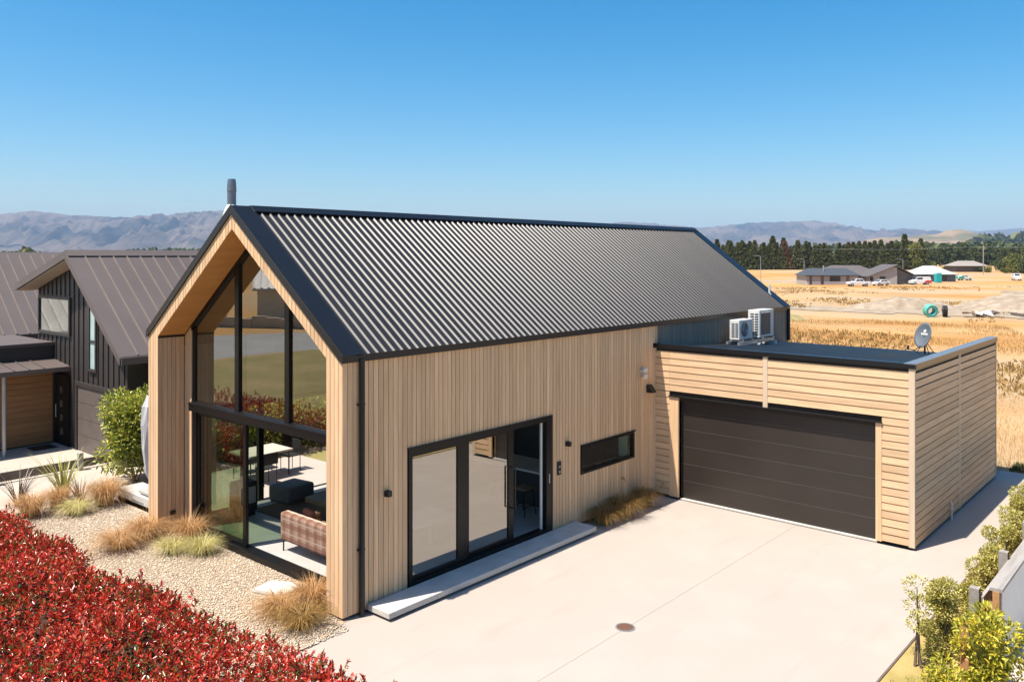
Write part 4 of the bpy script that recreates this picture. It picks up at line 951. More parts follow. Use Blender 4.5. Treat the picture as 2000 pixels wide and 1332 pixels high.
spots = [(1.62, 11.2, 0.98, 2.5, 'large rounded green laurel shrub left of the left pillar'), (2.9, 11.5, 0.9, 2.3, 'laurel shrub seen through the glazing behind the wood stove'),
         (4.3, 11.5, 0.95, 2.4, 'laurel shrub behind the outdoor table'), (5.8, 11.5, 0.95, 2.4, 'laurel shrub at the far end of the patio'), (7.4, 11.4, 1.0, 2.5, 'laurel shrub beside the back lawn seen through the house'),
         (9.0, 11.4, 1.0, 2.5, 'last laurel shrub along the back lawn')]
for i, (x, y, r_, h, lb) in enumerate(spots):
    shrub('laurel_shrub', (x, y, 0), ball(r_, h, 22, i, 0.52), 9000 if i == 0 else 3600, 0.105, 0.05, GRNM, lb, 'shrub', G3)
G4 = 'young pittosporums along the right fence'
ps = [(5.35, -7.95, 0.38, 1.3, 'nearest tall pittosporum at the drive edge, feathery and olive'), (8.3, -7.9, 0.4, 1.15, 'pittosporum behind the fence post next to the white screen wall'), (9.5, -7.9, 0.4, 1.1, 'second pittosporum beyond the screen wall corner'),
      (10.8, -7.85, 0.42, 1.1, 'third pittosporum beyond the screen wall corner'), (12.2, -7.85, 0.42, 1.1, 'pittosporum opposite the white waste pipe'), (13.7, -7.85, 0.42, 1.1, 'farthest pittosporum at the picture edge'), (7.0, -7.95, 0.28, 0.7, 'small low pittosporum between two fence posts')]
for i, (x, y, r_, h, lb) in enumerate(ps):
    shrub('pittosporum_shrub', (x, y, 0), ball(r_, h, 12, 40 + i, 0.42), 6500 if i == 0 else 4200, 0.045, 0.022, PITM, lb, 'shrub', G4)
shrub('sapling', (4.75, -7.75, 0), [(0, 0, 0.9, 0.2), (0.1, 0.05, 1.15, 0.2), (-0.08, 0, 0.7, 0.15)], 520, 0.05, 0.024, PITM, 'thin leggy sapling with bare stems in front of the tall pittosporum', 'sapling')
shrub('golden_shrub', (4.15, -8.85, 0), ball(0.5, 1.5, 16, 71, 0.42), 2400, 0.085, 0.034, YELM, 'golden green leafy shrub in front of the screen wall end', 'shrub')
shrub('golden_shrub', (3.8, -8.35, 0), ball(0.36, 0.55, 9, 72, 0.5), 1300, 0.06, 0.026, YELM, 'low golden shrub at the bottom picture edge', 'shrub')
shrub('golden_shrub', (4.75, -8.5, 0), ball(0.34, 0.95, 10, 73, 0.45), 1300, 0.065, 0.028, YELM, 'yellow tipped shrub growing through the near fence rails', 'shrub')

# red hedge
HX0, HX1, HY0, HY1 = -5.9, -2.95, -5.4, 16.0
def htop(x, y):
    e = np.minimum(x - HX0, HX1 + 0.45 * sstep(1.5, -3.0, y) - x)
    return 1.36 + 0.42 * (fbm(x / 1.1, y / 1.1, 3, 21) - 0.45) + 0.12 * np.sin(y * 0.9) * 0.4 - 0.25 * np.exp(-np.maximum(e, 0) / 0.18)
hedge = empty('red_hedge', (-4.4, 4, 0), 0, 'clipped red leaved hedge filling the lower left foreground', 'hedge')
A = (HX1 - HX0) * (HY1 - HY0); nt_ = int(210 * A)
sx = rng.uniform(HX0, HX1 + 0.6, nt_); sy = rng.uniform(HY0, HY1, nt_)
edge = HX1 + 0.45 * sstep(1.5, -3.0, sy) + 0.6 * (fbm(sy / 0.9, sy * 0 + 3.3, 3, 9) - 0.5)
k = sx < edge; sx = sx[k]; sy = sy[k]
far = (sy > 8) & (rng.uniform(size=len(sy)) < 0.75); sx = sx[~far]; sy = sy[~far]
sz = htop(sx, sy) + rng.normal(0, 0.05, len(sx)) - 0.1 + (rng.uniform(size=len(sx)) < 0.05) * rng.uniform(0.05, 0.2, len(sx))
ns = int(95 * (HY1 - HY0) * 1.1)
fy = rng.uniform(HY0, HY1, ns); fx = HX1 + 0.45 * sstep(1.5, -3.0, fy) + 0.6 * (fbm(fy / 0.9, fy * 0 + 3.3, 3, 9) - 0.5) - rng.uniform(0, 0.12, ns); fz = rng.uniform(0.1, 1.1, ns)
n2 = int(60 * (HX1 - HX0) * 1.1); ex_ = rng.uniform(HX0, HX1, n2); ey = HY0 + rng.uniform(0, 0.15, n2); ez = rng.uniform(0.1, 1.1, n2)
sz = sz - rng.uniform(0, 0.3, len(sx)) * (rng.uniform(size=len(sx)) < 0.5)
n3 = int(70 * (HY1 - HY0) * 1.1); bxx = HX0 + rng.uniform(-0.05, 0.1, n3); byy = rng.uniform(HY0, HY1, n3); bzz = rng.uniform(0.1, 1.15, n3)
SP = np.concatenate([np.stack([sx, sy, sz], 1), np.stack([fx, fy, fz], 1), np.stack([ex_, ey, ez], 1), np.stack([bxx, byy, bzz], 1)], 0)
AXD = np.concatenate([rng.normal(0, 0.28, (len(sx), 3)) + [0, 0, 1], rng.normal(0, 0.3, (ns, 3)) + [0.9, 0, 0.6], rng.normal(0, 0.3, (n2, 3)) + [0, -0.9, 0.6], rng.normal(0, 0.3, (n3, 3)) + [-0.9, 0, 0.6]], 0); AXD = unit(AXD)
NL = 11
Pn = []; Dn = []
for j in range(NL):
    t_ = j / (NL - 1); a = j * 2.4 + rng.uniform(0, 6.28, len(SP))
    o1 = unit(np.cross(AXD, np.array([0.3, 0.8, 0.5]))); o2 = np.cross(AXD, o1)
    out = o1 * np.cos(a)[:, None] + o2 * np.sin(a)[:, None]
    Pn.append(SP + AXD * (0.02 + 0.13 * t_)); Dn.append(out * (1.1 - 0.75 * t_) + AXD * (0.25 + 0.8 * t_) + rng.normal(0, 0.18, SP.shape))
P = np.concatenate(Pn); D = np.concatenate(Dn); Ln = rng.uniform(0.045, 0.08, len(P))
V, F = leaves(P, D, Ln, Ln * 0.42, 0.25, 0.12)
V = V - np.array([-4.4, 4, 0])
o = link('foliage', fastmesh('foliage', V, F), REDM, hedge); o['kind'] = 'stuff'
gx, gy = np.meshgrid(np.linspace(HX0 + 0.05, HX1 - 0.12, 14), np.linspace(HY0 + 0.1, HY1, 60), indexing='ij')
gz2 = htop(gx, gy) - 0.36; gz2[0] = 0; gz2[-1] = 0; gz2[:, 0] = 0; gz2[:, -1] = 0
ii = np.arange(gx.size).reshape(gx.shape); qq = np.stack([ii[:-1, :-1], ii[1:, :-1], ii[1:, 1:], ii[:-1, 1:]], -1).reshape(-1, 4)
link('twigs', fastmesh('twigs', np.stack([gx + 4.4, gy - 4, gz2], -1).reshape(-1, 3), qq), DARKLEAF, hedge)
st_ = MB()
for k in range(26): st_.tube([(1.4 - 0.55 - 0.3 * (k % 3), -8.9 + 0.8 * k, 0), (1.4 - 0.5 - 0.3 * (k % 3), -8.85 + 0.8 * k, 0.9)], [0.02, 0.01], 5)
st_.build('stems', BARK, hedge)

# pebbles on the gravel bed
npb = 70000
px, py = rng.uniform(-3.0, 0.56, npb), rng.uniform(-0.35, 10.6, npb)
k = (px + 3.4 > 0) & ~((py < 0.05) & (px > -0.1)); px, py = px[k], py[k]; npb = len(px)
s_ = 0.008 + 0.014 * rng.uniform(0, 1, npb) ** 2; oct_ = np.array([(1, 0, 0), (0, 1, 0), (-1, 0, 0), (0, -1, 0), (0, 0, 0.7), (0, 0, -0.7)], float)
sc3 = np.stack([s_ * rng.uniform(0.9, 1.5, npb), s_ * rng.uniform(0.7, 1.1, npb), s_ * rng.uniform(0.45, 0.8, npb)], 1)
a = rng.uniform(0, 6.28, npb); V = oct_[None] * sc3[:, None, :] + rng.normal(0, 0.15, (npb, 6, 3)) * s_[:, None, None]
V = np.stack([V[..., 0] * np.cos(a)[:, None] - V[..., 1] * np.sin(a)[:, None], V[..., 0] * np.sin(a)[:, None] + V[..., 1] * np.cos(a)[:, None], V[..., 2]], -1)
V = V + np.stack([px, py, 0.012 + s_ * 0.25], 1)[:, None, :]
T = np.array([(0, 1, 4), (1, 2, 4), (2, 3, 4), (3, 0, 4), (1, 0, 5), (2, 1, 5), (3, 2, 5), (0, 3, 5)])
F = ((np.arange(npb) * 6)[:, None, None] + T[None]).reshape(-1, 3)
o = link('gravel', fastmesh('gravel', V.reshape(-1, 3), F), PEBB); tag(o, 'buff river pebbles covering the front garden bed', 'gravel', kind='stuff')

# dry grass in the field behind the garage
n = 110000
x = 18.7 + 60 * rng.uniform(0, 1, n) ** 1.6; y = rng.uniform(-16, 26, n) + (x - 18) * 0.35
dens = fbm(x / 7, y / 7, 4, 5); k = dens + rng.normal(0, 0.05, n) > 0.42; x, y, dens = x[k], y[k], dens[k]; n = len(x)
P = np.stack([x, y, gh(x, y)], 1); az = rng.uniform(0, 6.28, n); sc_ = 0.6 + 1.2 * sstep(0.4, 0.7, dens)
V, F = blades(P, az, 0.2 * rng.uniform(0.3, 1, n), 0.2 * sc_ * rng.uniform(0.3, 1.2, n), 0.0045 * (1 + (x - 18) / 22), rng.uniform(0, 0.4, n), 3)
STRAWL = leafmat('straw_blades', [(0, (0.28, 0.15, 0.05)), (0.4, (0.48, 0.28, 0.1)), (0.8, (0.6, 0.385, 0.16)), (1, (0.68, 0.48, 0.25))], rough=0.9, trans=0.3, spec=0.1)
o = link('dry_grass', fastmesh('dry_grass', V, F), STRAWL); tag(o, 'long straw coloured grass in the field behind the garage', 'grass', kind='stuff')
# rough brown and olive weeds scattered in the field
n = 20000
d_ = 20 + 170 * rng.uniform(0, 1, n) ** 1.3; uu = rng.uniform(0.15, 0.72, n)
x = CAM[0] + FW.x * d_ + RT.x * uu * d_; y = CAM[1] + FW.y * d_ + RT.y * uu * d_
k = (fbm(x / 14, y / 9, 4, 77) + rng.normal(0, 0.03, n) > 0.53) & ((x > 19.2) | (y > 11.5)) & (x > 19.2); x, y, d_ = x[k], y[k], d_[k]; n = len(x)
P = np.stack([x, y, gh(x, y)], 1); P = np.repeat(P, 3, 0) + rng.normal(0, 0.12, (3 * n, 3)) * np.array([1, 1, 0]); dd = np.repeat(d_, 3)
D = rng.normal(0, 0.55, (3 * n, 3)) + np.array([0, 0, 1.0]); D[:, 2] = np.abs(D[:, 2])
V, F = leaves(P, D, 0.28 * rng.uniform(0.5, 1.3, 3 * n), 0.05 + 0.0006 * dd)
o = link('field_weeds', fastmesh('field_weeds', V, F), leafmat('weed_leaves', [(0, (0.24, 0.17, 0.06)), (0.35, (0.36, 0.23, 0.085)), (0.7, (0.45, 0.27, 0.1)), (1, (0.54, 0.37, 0.17))], rough=0.95, trans=0.2, spec=0.05)); tag(o, 'rough brown and olive weeds scattered over the dry field', 'weeds', kind='stuff')
# green grass along the planting strip, shadow-coloured blades at the path end
n = 9000; x = rng.uniform(2.5, 18.5, n); y = rng.uniform(-8.6, -7.47, n); kk = fbm(x / 0.8, y / 0.8, 3, 31) > 0.42; x, y = x[kk], y[kk]; n = len(x)
V, F = blades(np.stack([x, y, 0 * x], 1), rng.uniform(0, 6.28, n), 0.04 * rng.uniform(0.3, 1, n), 0.07 * rng.uniform(0.4, 1.2, n), 0.006 + 0 * x, rng.uniform(0, 0.3, n), 3)
o = link('strip_grass', fastmesh('strip_grass', V, F), leafmat('strip_blades', [(0, (0.1, 0.13, 0.02)), (0.5, (0.3, 0.27, 0.08)), (1, (0.5, 0.38, 0.18))], rough=0.8, trans=0.3, spec=0.1)); tag(o, 'patchy grass in the strip beside the driveway', 'grass', kind='stuff')
n = 5000; x = rng.uniform(18.65, 19.6, n); y = rng.uniform(-12, -6.4, n)  # dark green blades stand in for the shadow of a drop here
V, F = blades(np.stack([x, y, 0 * x], 1), rng.uniform(0, 6.28, n), 0.06 * rng.uniform(0.3, 1, n), 0.16 * rng.uniform(0.4, 1.2, n), 0.012 + 0 * x, rng.uniform(0, 0.3, n), 3)
o = link('path_end_shadow_grass', fastmesh('path_end_shadow_grass', V, F), leafmat('shadow_dark_blades', [(0, (0.03, 0.05, 0.01)), (1, (0.1, 0.12, 0.03))], rough=0.8, trans=0.2)); tag(o, 'grass strip at the end of the side path, coloured dark for a drop shadow', 'grass', kind='stuff')

# ------------------------------------------------------------------ building site and far houses
grid_on_ground('gravel_track', GRAVEL2, [(84, 50), (88, 38), (91, 26), (92, 16), (91.5, 8), (92, -2), (90, -20), (130, -30), (165, -8), (180, 8), (186, 18), (184, 24), (176, 25), (165, 21), (150, 16), (136, 12), (124, 12), (114, 16), (106, 24), (101, 36), (96, 50)], 0.05, 0.6, edge=2.2)
def mound(name, cx, cy, rx, ry, h, rot, m, label, seed):
    n = 70; u = np.linspace(-1, 1, n); A_, B_ = np.meshgrid(u, u, indexing='ij'); rr = np.sqrt(A_ ** 2 + B_ ** 2)
    X = A_ * rx; Y = B_ * ry; c, s = math.cos(rot), math.sin(rot); WX = cx + X * c - Y * s; WY = cy + X * s + Y * c
    Z = h * np.clip(1 - rr ** 1.7, 0, 1) ** 0.9 * (0.45 + 1.1 * fbm(WX / (rx * 0.3), WY / (rx * 0.3), 6, seed)) + gh(WX, WY) - 0.1
    ii = np.arange(n * n).reshape(n, n); qq = np.stack([ii[:-1, :-1], ii[1:, :-1], ii[1:, 1:], ii[:-1, 1:]], -1).reshape(-1, 4)
    o = link(name, fastmesh(name, np.stack([WX, WY, Z], -1).reshape(-1, 3), qq, True), m); return tag(o, label, 'mound')
mound('gravel_mound', 104, 21, 7.5, 4, 1.7, -0.87, GRAVEL2, 'long pale gravel heap beyond the pipe coils', 1)
mound('gravel_mound', 120, 4, 17, 9, 2.6, -0.9, GRAVEL2, 'largest pale gravel heap at the right picture edge', 2)
mound('gravel_mound', 96, 45, 7, 4, 1.6, -0.85, mk('dark_gravel', (0.2, 0.16, 0.13), rough=1), 'dark grey heap behind the roof edge of the house', 3)
mound('earth_bank', 68, 26, 8, 3.4, 1.3, -0.6, mk('bank_grass', (0.42, 0.31, 0.15), (0.2, 0.19, 0.07), rough=1, scale=0.7, world=True), 'grassy earth bank in the middle of the field', 4)
TEAL = mk('teal_pipe', (0.12, 0.45, 0.38), rough=0.45)
def torus(mb, c, R0, r, ax, n=26, k=8):
    a1 = Vector(ax).orthogonal().normalized(); ax = Vector(ax).normalized(); a2 = ax.cross(a1); V = []
    for i in range(n):
        t = 2 * math.pi * i / n; d = a1 * math.cos(t) + a2 * math.sin(t)
        for j in range(k):
            p = 2 * math.pi * j / k; V.append(Vector(c) + d * (R0 + r * math.cos(p)) + ax * r * math.sin(p))
    mb.add(V, [(i * k + j, ((i + 1) % n) * k + j, ((i + 1) % n) * k + (j + 1) % k, i * k + (j + 1) % k) for i in range(n) for j in range(k)])
def coil(name, loc, R0, m, label, nr=5, axv=(0.6, 0.55, 0.1)):
    t = empty(name, loc, 0, label, 'pipe coil'); axv = Vector(axv).normalized()
    for i in range(nr):
        for r_ in (0.0, 0.17):
            mb = MB(); torus(mb, axv * (i - nr / 2) * 0.16 + Vector((0, 0, R0 + 0.1)), R0 - r_, 0.08, axv); mb.build('pipe_loop', m, t)
z90 = ghf(90, 14)
coil('pipe_coil', (89.8, 14.2, z90), 0.62, TEAL, 'large upright coil of teal pipe on the building site'); coil('pipe_coil', (90.9, 12.9, ghf(90.9, 12.9)), 0.55, BLK, 'narrow black pipe coil right of the teal coil', 3, (0.2, -0.6, 0))
for i, (x, y) in enumerate([(91.5, 10.9), (92.6, 10.2), (93.2, 9.4), (94.0, 8.6), (92.0, 10.0)]):
    mb = MB(); r_ = random.Random(i); pts = [Vector((r_.uniform(-1, 1), r_.uniform(-1, 1), r_.uniform(-0.1, 1))).normalized() for k in range(10)]
    import bmesh
    bm = bmesh.new(); [bm.verts.new(p * r_.uniform(0.5, 0.8)) for p in pts]; bmesh.ops.convex_hull(bm, input=bm.verts); me = bpy.data.meshes.new('rubble'); bm.to_mesh(me); bm.free()
    o = link('rubble_block', me, [GRAVEL2, TIMBD, WHITE, TIMBD, PAVE][i], None, (x, y, ghf(x, y) + 0.15))
    tag(o, ['pale broken concrete lump right of the black coil', 'dark broken lump in the rubble row', 'whitish lump in the rubble row', 'dark lump at the far end of the rubble row', 'pale slab fragment in front of the rubble row'][i], 'rubble', 'rubble beside the pipe coils')
o = bx(-1.6, -0.12, 0, 1.6, 0.12, 0.25).build('timber_beam', TIMBD, None, (97.5, 7.2, ghf(97.5, 7.2) + 0.1), R(35)); tag(o, 'dark timber beam lying on the gravel beyond the rubble', 'beam')

SLATE = mk('slate_roof', (0.06, 0.066, 0.08), rough=0.6); BRNR = mk('brown_roof', (0.12, 0.1, 0.092), rough=0.6); BRK = mk('grey_brick', (0.4, 0.36, 0.33), rough=0.8); BRKD = mk('dark_render', (0.15, 0.13, 0.12), rough=0.8); WROOF = mk('white_roof', (0.45, 0.45, 0.44), rough=0.6); NAVY = mk('slate_blue_wall', (0.13, 0.145, 0.17), rough=0.7)
DGL = mk('dark_pane', (0.03, 0.035, 0.04), rough=0.1)
VD = math.atan2(RT.y, RT.x)   # direction in which the far street runs
def far_house(name, loc, wd, dp, eave, ridge, wm, rm, label, hip=1.0, wins=(), doors=(), gable_front=None, plinth=None):
    t = empty(name, loc, VD, label, 'house'); e = 0.5
    bx(0, 0, -0.4, wd, dp, eave).build('wall', wm, t)
    if plinth: bx(-0.02, -0.03, -0.3, wd + 0.02, -0.001, 0.75).build('plinth', plinth, t)
    h = dp / 2 * hip
    V = [(-e, -e, eave - 0.05), (wd + e, -e, eave - 0.05), (wd + e, dp + e, eave - 0.05), (-e, dp + e, eave - 0.05), (h, dp / 2, ridge), (wd - h, dp / 2, ridge)]
    MB().add(V, [(0, 1, 5, 4), (1, 2, 5), (2, 3, 4, 5), (3, 0, 4), (0, 3, 2, 1)]).build('roof', rm, t)
    bx(-e, -e - 0.05, eave - 0.16, wd + e, -e - 0.002, eave - 0.02).build('fascia', FLASH, t)
    for a, b, z0, z1 in wins:
        wf = bx(a, -0.06, z0, b, -0.004, z1).build('window', FLASH, t); bx(a + 0.08, -0.07, z0 + 0.08, b - 0.08, -0.061, z1 - 0.08).build('pane', DGL, wf)
    for a, b in doors: bx(a, -0.07, -0.2, b, -0.004, 2.15).build('door', BRKD, t)
    return t
zf = -1.02
t = far_house('site_house', (193.8, 69.4, zf), 12.8, 7, 2.3, 4.0, BRK, SLATE, 'long low pale house with slate blue hip roof across the field', 0.45, [(5.8, 8.4, 0.8, 2.0)], [(0.8, 1.4), (3.6, 4.3), (9.9, 10.6)], plinth=WHITE)
MB().cyl(5.0, 2.0, 2.6, 4.7, 0.18, 8).build('chimney', GALV, t)
t = empty('gabled_house', (203.5, 57.6, zf), VD, 'grey brown house with a mono-pitch gable facing the field', 'house')
MB().prism([(0, -0.3), (6.9, -0.3), (6.9, 4.3), (5.6, 4.3), (0, 1.9)], 0, 8, 'y').build('wall', BRK, t); MB().prism([(6.9, -0.3), (11, -0.3), (11, 2.2), (6.9, 4.1)], 0.6, 8, 'y').build('side_wall', BRKD, t)
MB().prism([(-0.5, 1.85), (6.9, 4.75), (6.9, 4.95), (-0.5, 2.05)], -0.5, 8.5, 'y').build('roof', BRNR, t); MB().prism([(6.7, 4.5), (11.6, 2.1), (11.6, 2.25), (6.7, 4.7)], -0.2, 8.5, 'y').build('rear_roof', BRNR, t)
wf = bx(2.6, -0.06, 1.3, 4.0, -0.004, 2.0).build('window', FLASH, t); bx(2.68, -0.07, 1.38, 3.92, -0.061, 1.92).build('pane', DGL, wf); bx(0.2, -0.06, 0.9, 1.0, -0.004, 1.9).build('window', FLASH, t)
far_house('brown_roof_house', (205, 70, zf), 16, 9, 2.4, 4.6, BRK, BRNR, 'brown roofed house half hidden behind the slate roofed house', 1.0)
t = far_house('white_roof_house', (236.8, 55.9, zf), 10.8, 8, 2.0, 4.3, NAVY, WROOF, 'dark walled house with a white hip roof under construction', 0.95, [(1.6, 3.2, 0.2, 1.7), (6.4, 8.4, 0.2, 1.6)])
t = empty('far_farmhouse', (390, 82, zf), VD, 'pale roof of a farmhouse among the distant trees', 'house')
bx(0, 0, -0.5, 13, 8, 2.6).build('wall', BRKD, t); MB().add([(-1, -1, 2.6), (14, -1, 2.6), (14, 9, 2.6), (-1, 9, 2.6), (3, 4, 4.8), (10, 4, 4.8)], [(0, 1, 5, 4), (1, 2, 5), (2, 3, 4, 5), (3, 0, 4)]).build('roof', mk('farm_roof', (0.3, 0.26, 0.23), rough=0.7), t)
# vehicles
RUB = mk('tyre_rubber', (0.015, 0.015, 0.015), rough=0.8); CARW = mk('white_car_paint', (0.75, 0.75, 0.74), rough=0.25, coat=0.5); CARR = mk('red_vinyl', (0.6, 0.06, 0.06), rough=0.4); CARG = mk('green_vinyl', (0.05, 0.4, 0.28), rough=0.4)
def vehicle(name, loc, rz, label, kind, accent=None):
    t = empty(name, loc, rz, label, 'car' if kind != 'van' else 'van', 'white vehicles at the building site'); w2 = 0.92
    if kind == 'ute':
        Ln = 5.3; body = [(0.05, 0.45), (0.05, 0.85), (0.5, 1.05), (1.6, 1.12), (5.3, 1.1), (5.3, 0.5), (4.9, 0.42), (0.4, 0.4)]; cabin = [(1.35, 1.11), (2.0, 1.75), (3.4, 1.8), (3.85, 1.11)]
    elif kind == 'van':
        Ln = 4.9; body = [(0.0, 0.4), (0.02, 0.95), (0.9, 1.25), (4.85, 1.25), (4.9, 0.45), (0.3, 0.36)]; cabin = [(0.85, 1.24), (1.75, 1.92), (4.6, 1.98), (4.85, 1.24)]
    else:
        Ln = 4.3; body = [(0.0, 0.38), (0.03, 0.75), (0.9, 0.95), (4.0, 1.0), (4.3, 0.9), (4.3, 0.42), (0.3, 0.33)]; cabin = [(1.0, 0.95), (1.75, 1.45), (3.2, 1.48), (4.0, 0.99)]
    b = MB().prism(body, -w2, w2, 'y').build('body', CARW, t, bevel=0.06)
    c = MB().prism(cabin, -w2 + 0.1, w2 - 0.1, 'y').build('cabin', CARW, t, bevel=0.05)
    (ax, az), (bx_, bz), (cx, cz), (dx, dz) = cabin; zl = az + 0.12; zh = bz - 0.1; m1 = (bx_ + cx) / 2
    endx = cx if kind != 'van' else bx_ + 1.0
    for s in (-1, 1):
        for u0, u1, lo in ((ax + 0.42, min(m1, endx) - 0.05, ax + 0.75), (min(m1, endx) + 0.05, endx, min(m1, endx) + 0.05)):
            p = [(u0 if lo != u0 else lo, zl), (u1 + (0.15 if u1 == endx and kind != 'van' else 0), zl), (u1, zh), (lo, zh)]
            MB().prism(p, s * (w2 - 0.1) + (0.001 if s > 0 else -0.012), s * (w2 - 0.1) + (0.012 if s > 0 else -0.001), 'y').build('side_window', DGL, c)
    MB().add([(ax + 0.12, -0.7, az + 0.1), (ax + 0.12, 0.7, az + 0.1), (bx_ - 0.08, 0.62, bz - 0.08), (bx_ - 0.08, -0.62, bz - 0.08)], [(0, 1, 2, 3)]).build('windscreen', DGL, c, (-0.03, 0, 0.03))
    for wx in (0.95, Ln - 1.05):
        for s in (-1, 1):
            wv = MB().tube([(wx, s * (w2 - 0.2), 0.36), (wx, s * (w2 + 0.02), 0.36)], 0.36, 16).build('wheel', RUB, t); MB().tube([(wx, s * (w2 + 0.021), 0.36), (wx, s * (w2 + 0.035), 0.36)], 0.22, 12).build('rim', GALV, wv)
    for s in (-1, 1): bx(-0.02, s * 0.62 - 0.15, 0.68, 0.12, s * 0.62 + 0.15, 0.82).build('headlight', GALV, t)
    if accent:
        for s in (-1, 1): MB().prism([(Ln - 2.1, 0.5), (Ln - 0.06, 0.5), (Ln - 0.1, 1.2), (Ln - 1.2, 1.2)], s * w2 + (0.001 if s > 0 else -0.02), s * w2 + (0.02 if s > 0 else -0.001), 'y').build('livery_panel', accent, t)
        bx(Ln, -0.8, 0.5, Ln + 0.02, 0.8, 1.2).build('livery_panel', accent, t)
vehicle('pickup_truck', (189.0, 57.9, zf), VD, 'white double cab pickup parked in front of the pale house', 'ute')
vehicle('parked_car', (196.0, 54.2, zf), VD + 0.3, 'low white car half hidden behind the pickup', 'car')
vehicle('panel_van', (208.3, 49.6, zf), VD - 0.05, 'white van with red rear livery beside the gabled house', 'van', CARR)
vehicle('parked_car', (259.5, 47.2, zf), VD + math.pi, 'white car with green livery right of the white roofed house', 'car', CARG)
vehicle('panel_van', (265.0, 36.6, zf), VD + 1.2, 'white van cut by the right picture edge', 'van')
t = empty('portable_toilet', (233.0, 49.5, zf), VD, 'teal portable toilet cabin on the building site', 'portable toilet')
TQ = mk('turquoise_plastic', (0.02, 0.4, 0.4), rough=0.5)
bx(-0.7, -0.7, 0, 0.7, 0.7, 2.3).build('cabin', TQ, t); MB().prism([(-0.75, 2.3), (0.75, 2.3), (0.5, 2.6), (-0.5, 2.6)], -0.75, 0.75, 'y').build('roof', mk('pale_teal', (0.3, 0.6, 0.55), rough=0.5), t); bx(-0.45, -0.72, 0.1, 0.45, -0.701, 2.1).build('door', TQ, t)
for i, (x, y) in enumerate([(88.5, 32.6), (89.8, 31.8), (180.5, 28.6)]):
    o = MB().lathe([(0.24, 0), (0.24, 0.04), (0.16, 0.05), (0.03, 0.9), (0, 0.9)], n=12).build('traffic_cone', mk('cone_orange', (0.7, 0.12, 0.03), rough=0.5), None, (x, y, ghf(x, y))); tag(o, ['orange traffic cone by the dark heap', 'second orange traffic cone, nearer the roof edge', 'single orange traffic cone on the far gravel'][i], 'traffic cone')
def lamp_post(x, y, label, h=7.0):
    t = empty('street_lamp', (x, y, ghf(x, y)), VD, label, 'street lamp', 'street lamps along the far road')
    MB().tube([(0, 0, 0), (0, 0, h - 0.3), (-0.15, 0, h), (-1.6, 0, h + 0.15)], [0.09, 0.07, 0.06, 0.05], 8).build('pole', GALV, t); bx(-2.2, -0.12, h + 0.1, -1.5, 0.12, h + 0.2).build('lamp_head', GALV, t)
lamp_post(208.7, 88.0, 'street lamp at the left, just clear of the house roof', 6.9); lamp_post(240, 88.5, 'street lamp in front of the slate roofed house', 6.0); lamp_post(246, 62.0, 'street lamp behind the gabled house', 6.0)
t = empty('power_pole', (345, 62, zf), VD, 'thin power pole in front of the far trees', 'power pole')
MB().cyl(0, 0, 0, 11, 0.16, 6).build('pole', TIMB, t); bx(-1, -0.08, 10.2, 1, 0.08, 10.4).build('crossarm', TIMB, t)
MB().tube([(-60, 12, 9.6), (-30, 6, 9.4), (0, 0, 10.4)], 0.05, 4).tube([(0, 0, 10.4), (20, -4, 10)], 0.05, 4).build('cable', GALV, t)
grid_on_ground('far_road', PAVE, [(203, 104), (207, 104), (215, 86), (236, 70), (232, 68), (210, 82)], 0.06, 1.0)

# ------------------------------------------------------------------ trees
PINES = [leafmat('pine_needles', [(0, (0.045, 0.055, 0.02)), (0.6, (0.125, 0.14, 0.045)), (1, (0.23, 0.22, 0.08))], rough=0.8, trans=0.1, spec=0.1),
         leafmat('rusty_needles', [(0, (0.07, 0.05, 0.02)), (0.6, (0.24, 0.13, 0.06)), (1, (0.36, 0.19, 0.09))], rough=0.8, trans=0.1, spec=0.1)]
DECM = [leafmat('willow_leaves', [(0, (0.07, 0.08, 0.022)), (0.5, (0.2, 0.22, 0.055)), (1, (0.36, 0.34, 0.11))], rough=0.8, trans=0.2, spec=0.1),
        leafmat('brown_leaves', [(0, (0.06, 0.045, 0.025)), (0.6, (0.17, 0.12, 0.06)), (1, (0.27, 0.18, 0.1))], rough=0.8, trans=0.2, spec=0.1),
        leafmat('poplar_leaves', [(0, (0.045, 0.06, 0.025)), (0.6, (0.12, 0.15, 0.055)), (1, (0.23, 0.235, 0.09))], rough=0.8, trans=0.2, spec=0.1)]
def pine_mesh(seed, h=13.0, r=2.9, n=3000):
    global rng
    rg = np.random.default_rng(seed); z = h * (0.06 + 0.94 * rg.uniform(0, 1, n) ** 1.25); whorl = np.round(z / 0.75) * 0.75 + rg.normal(0, 0.13, n); z = np.clip(whorl, 0.5, h)
    env = r * (1 - z / h) ** 0.85 * (0.78 + 0.3 * np.sin(np.floor(z / 0.75) * 2.3 + seed)) + 0.15; az = rg.uniform(0, 6.28, n); nbr = 7; az = np.round(az / (6.28 / nbr)) * 6.28 / nbr + np.floor(z / 0.75) * 1.1 + rg.normal(0, 0.2, n)
    rr = env * rg.uniform(0.15, 1, n) ** 0.6; P = np.stack([rr * np.cos(az), rr * np.sin(az), z + 0.12 * rr * np.sin(az * 3) - 0.1 * rr], 1)
    D = np.stack([np.cos(az), np.sin(az), rg.normal(0.1, 0.45, n)], 1) + rg.normal(0, 0.35, (n, 3))
    V, F = leaves(P, D, 0.75 * rg.uniform(0.6, 1.2, n), 0.38 * rg.uniform(0.6, 1.2, n)); return fastmesh('crown', V, F)
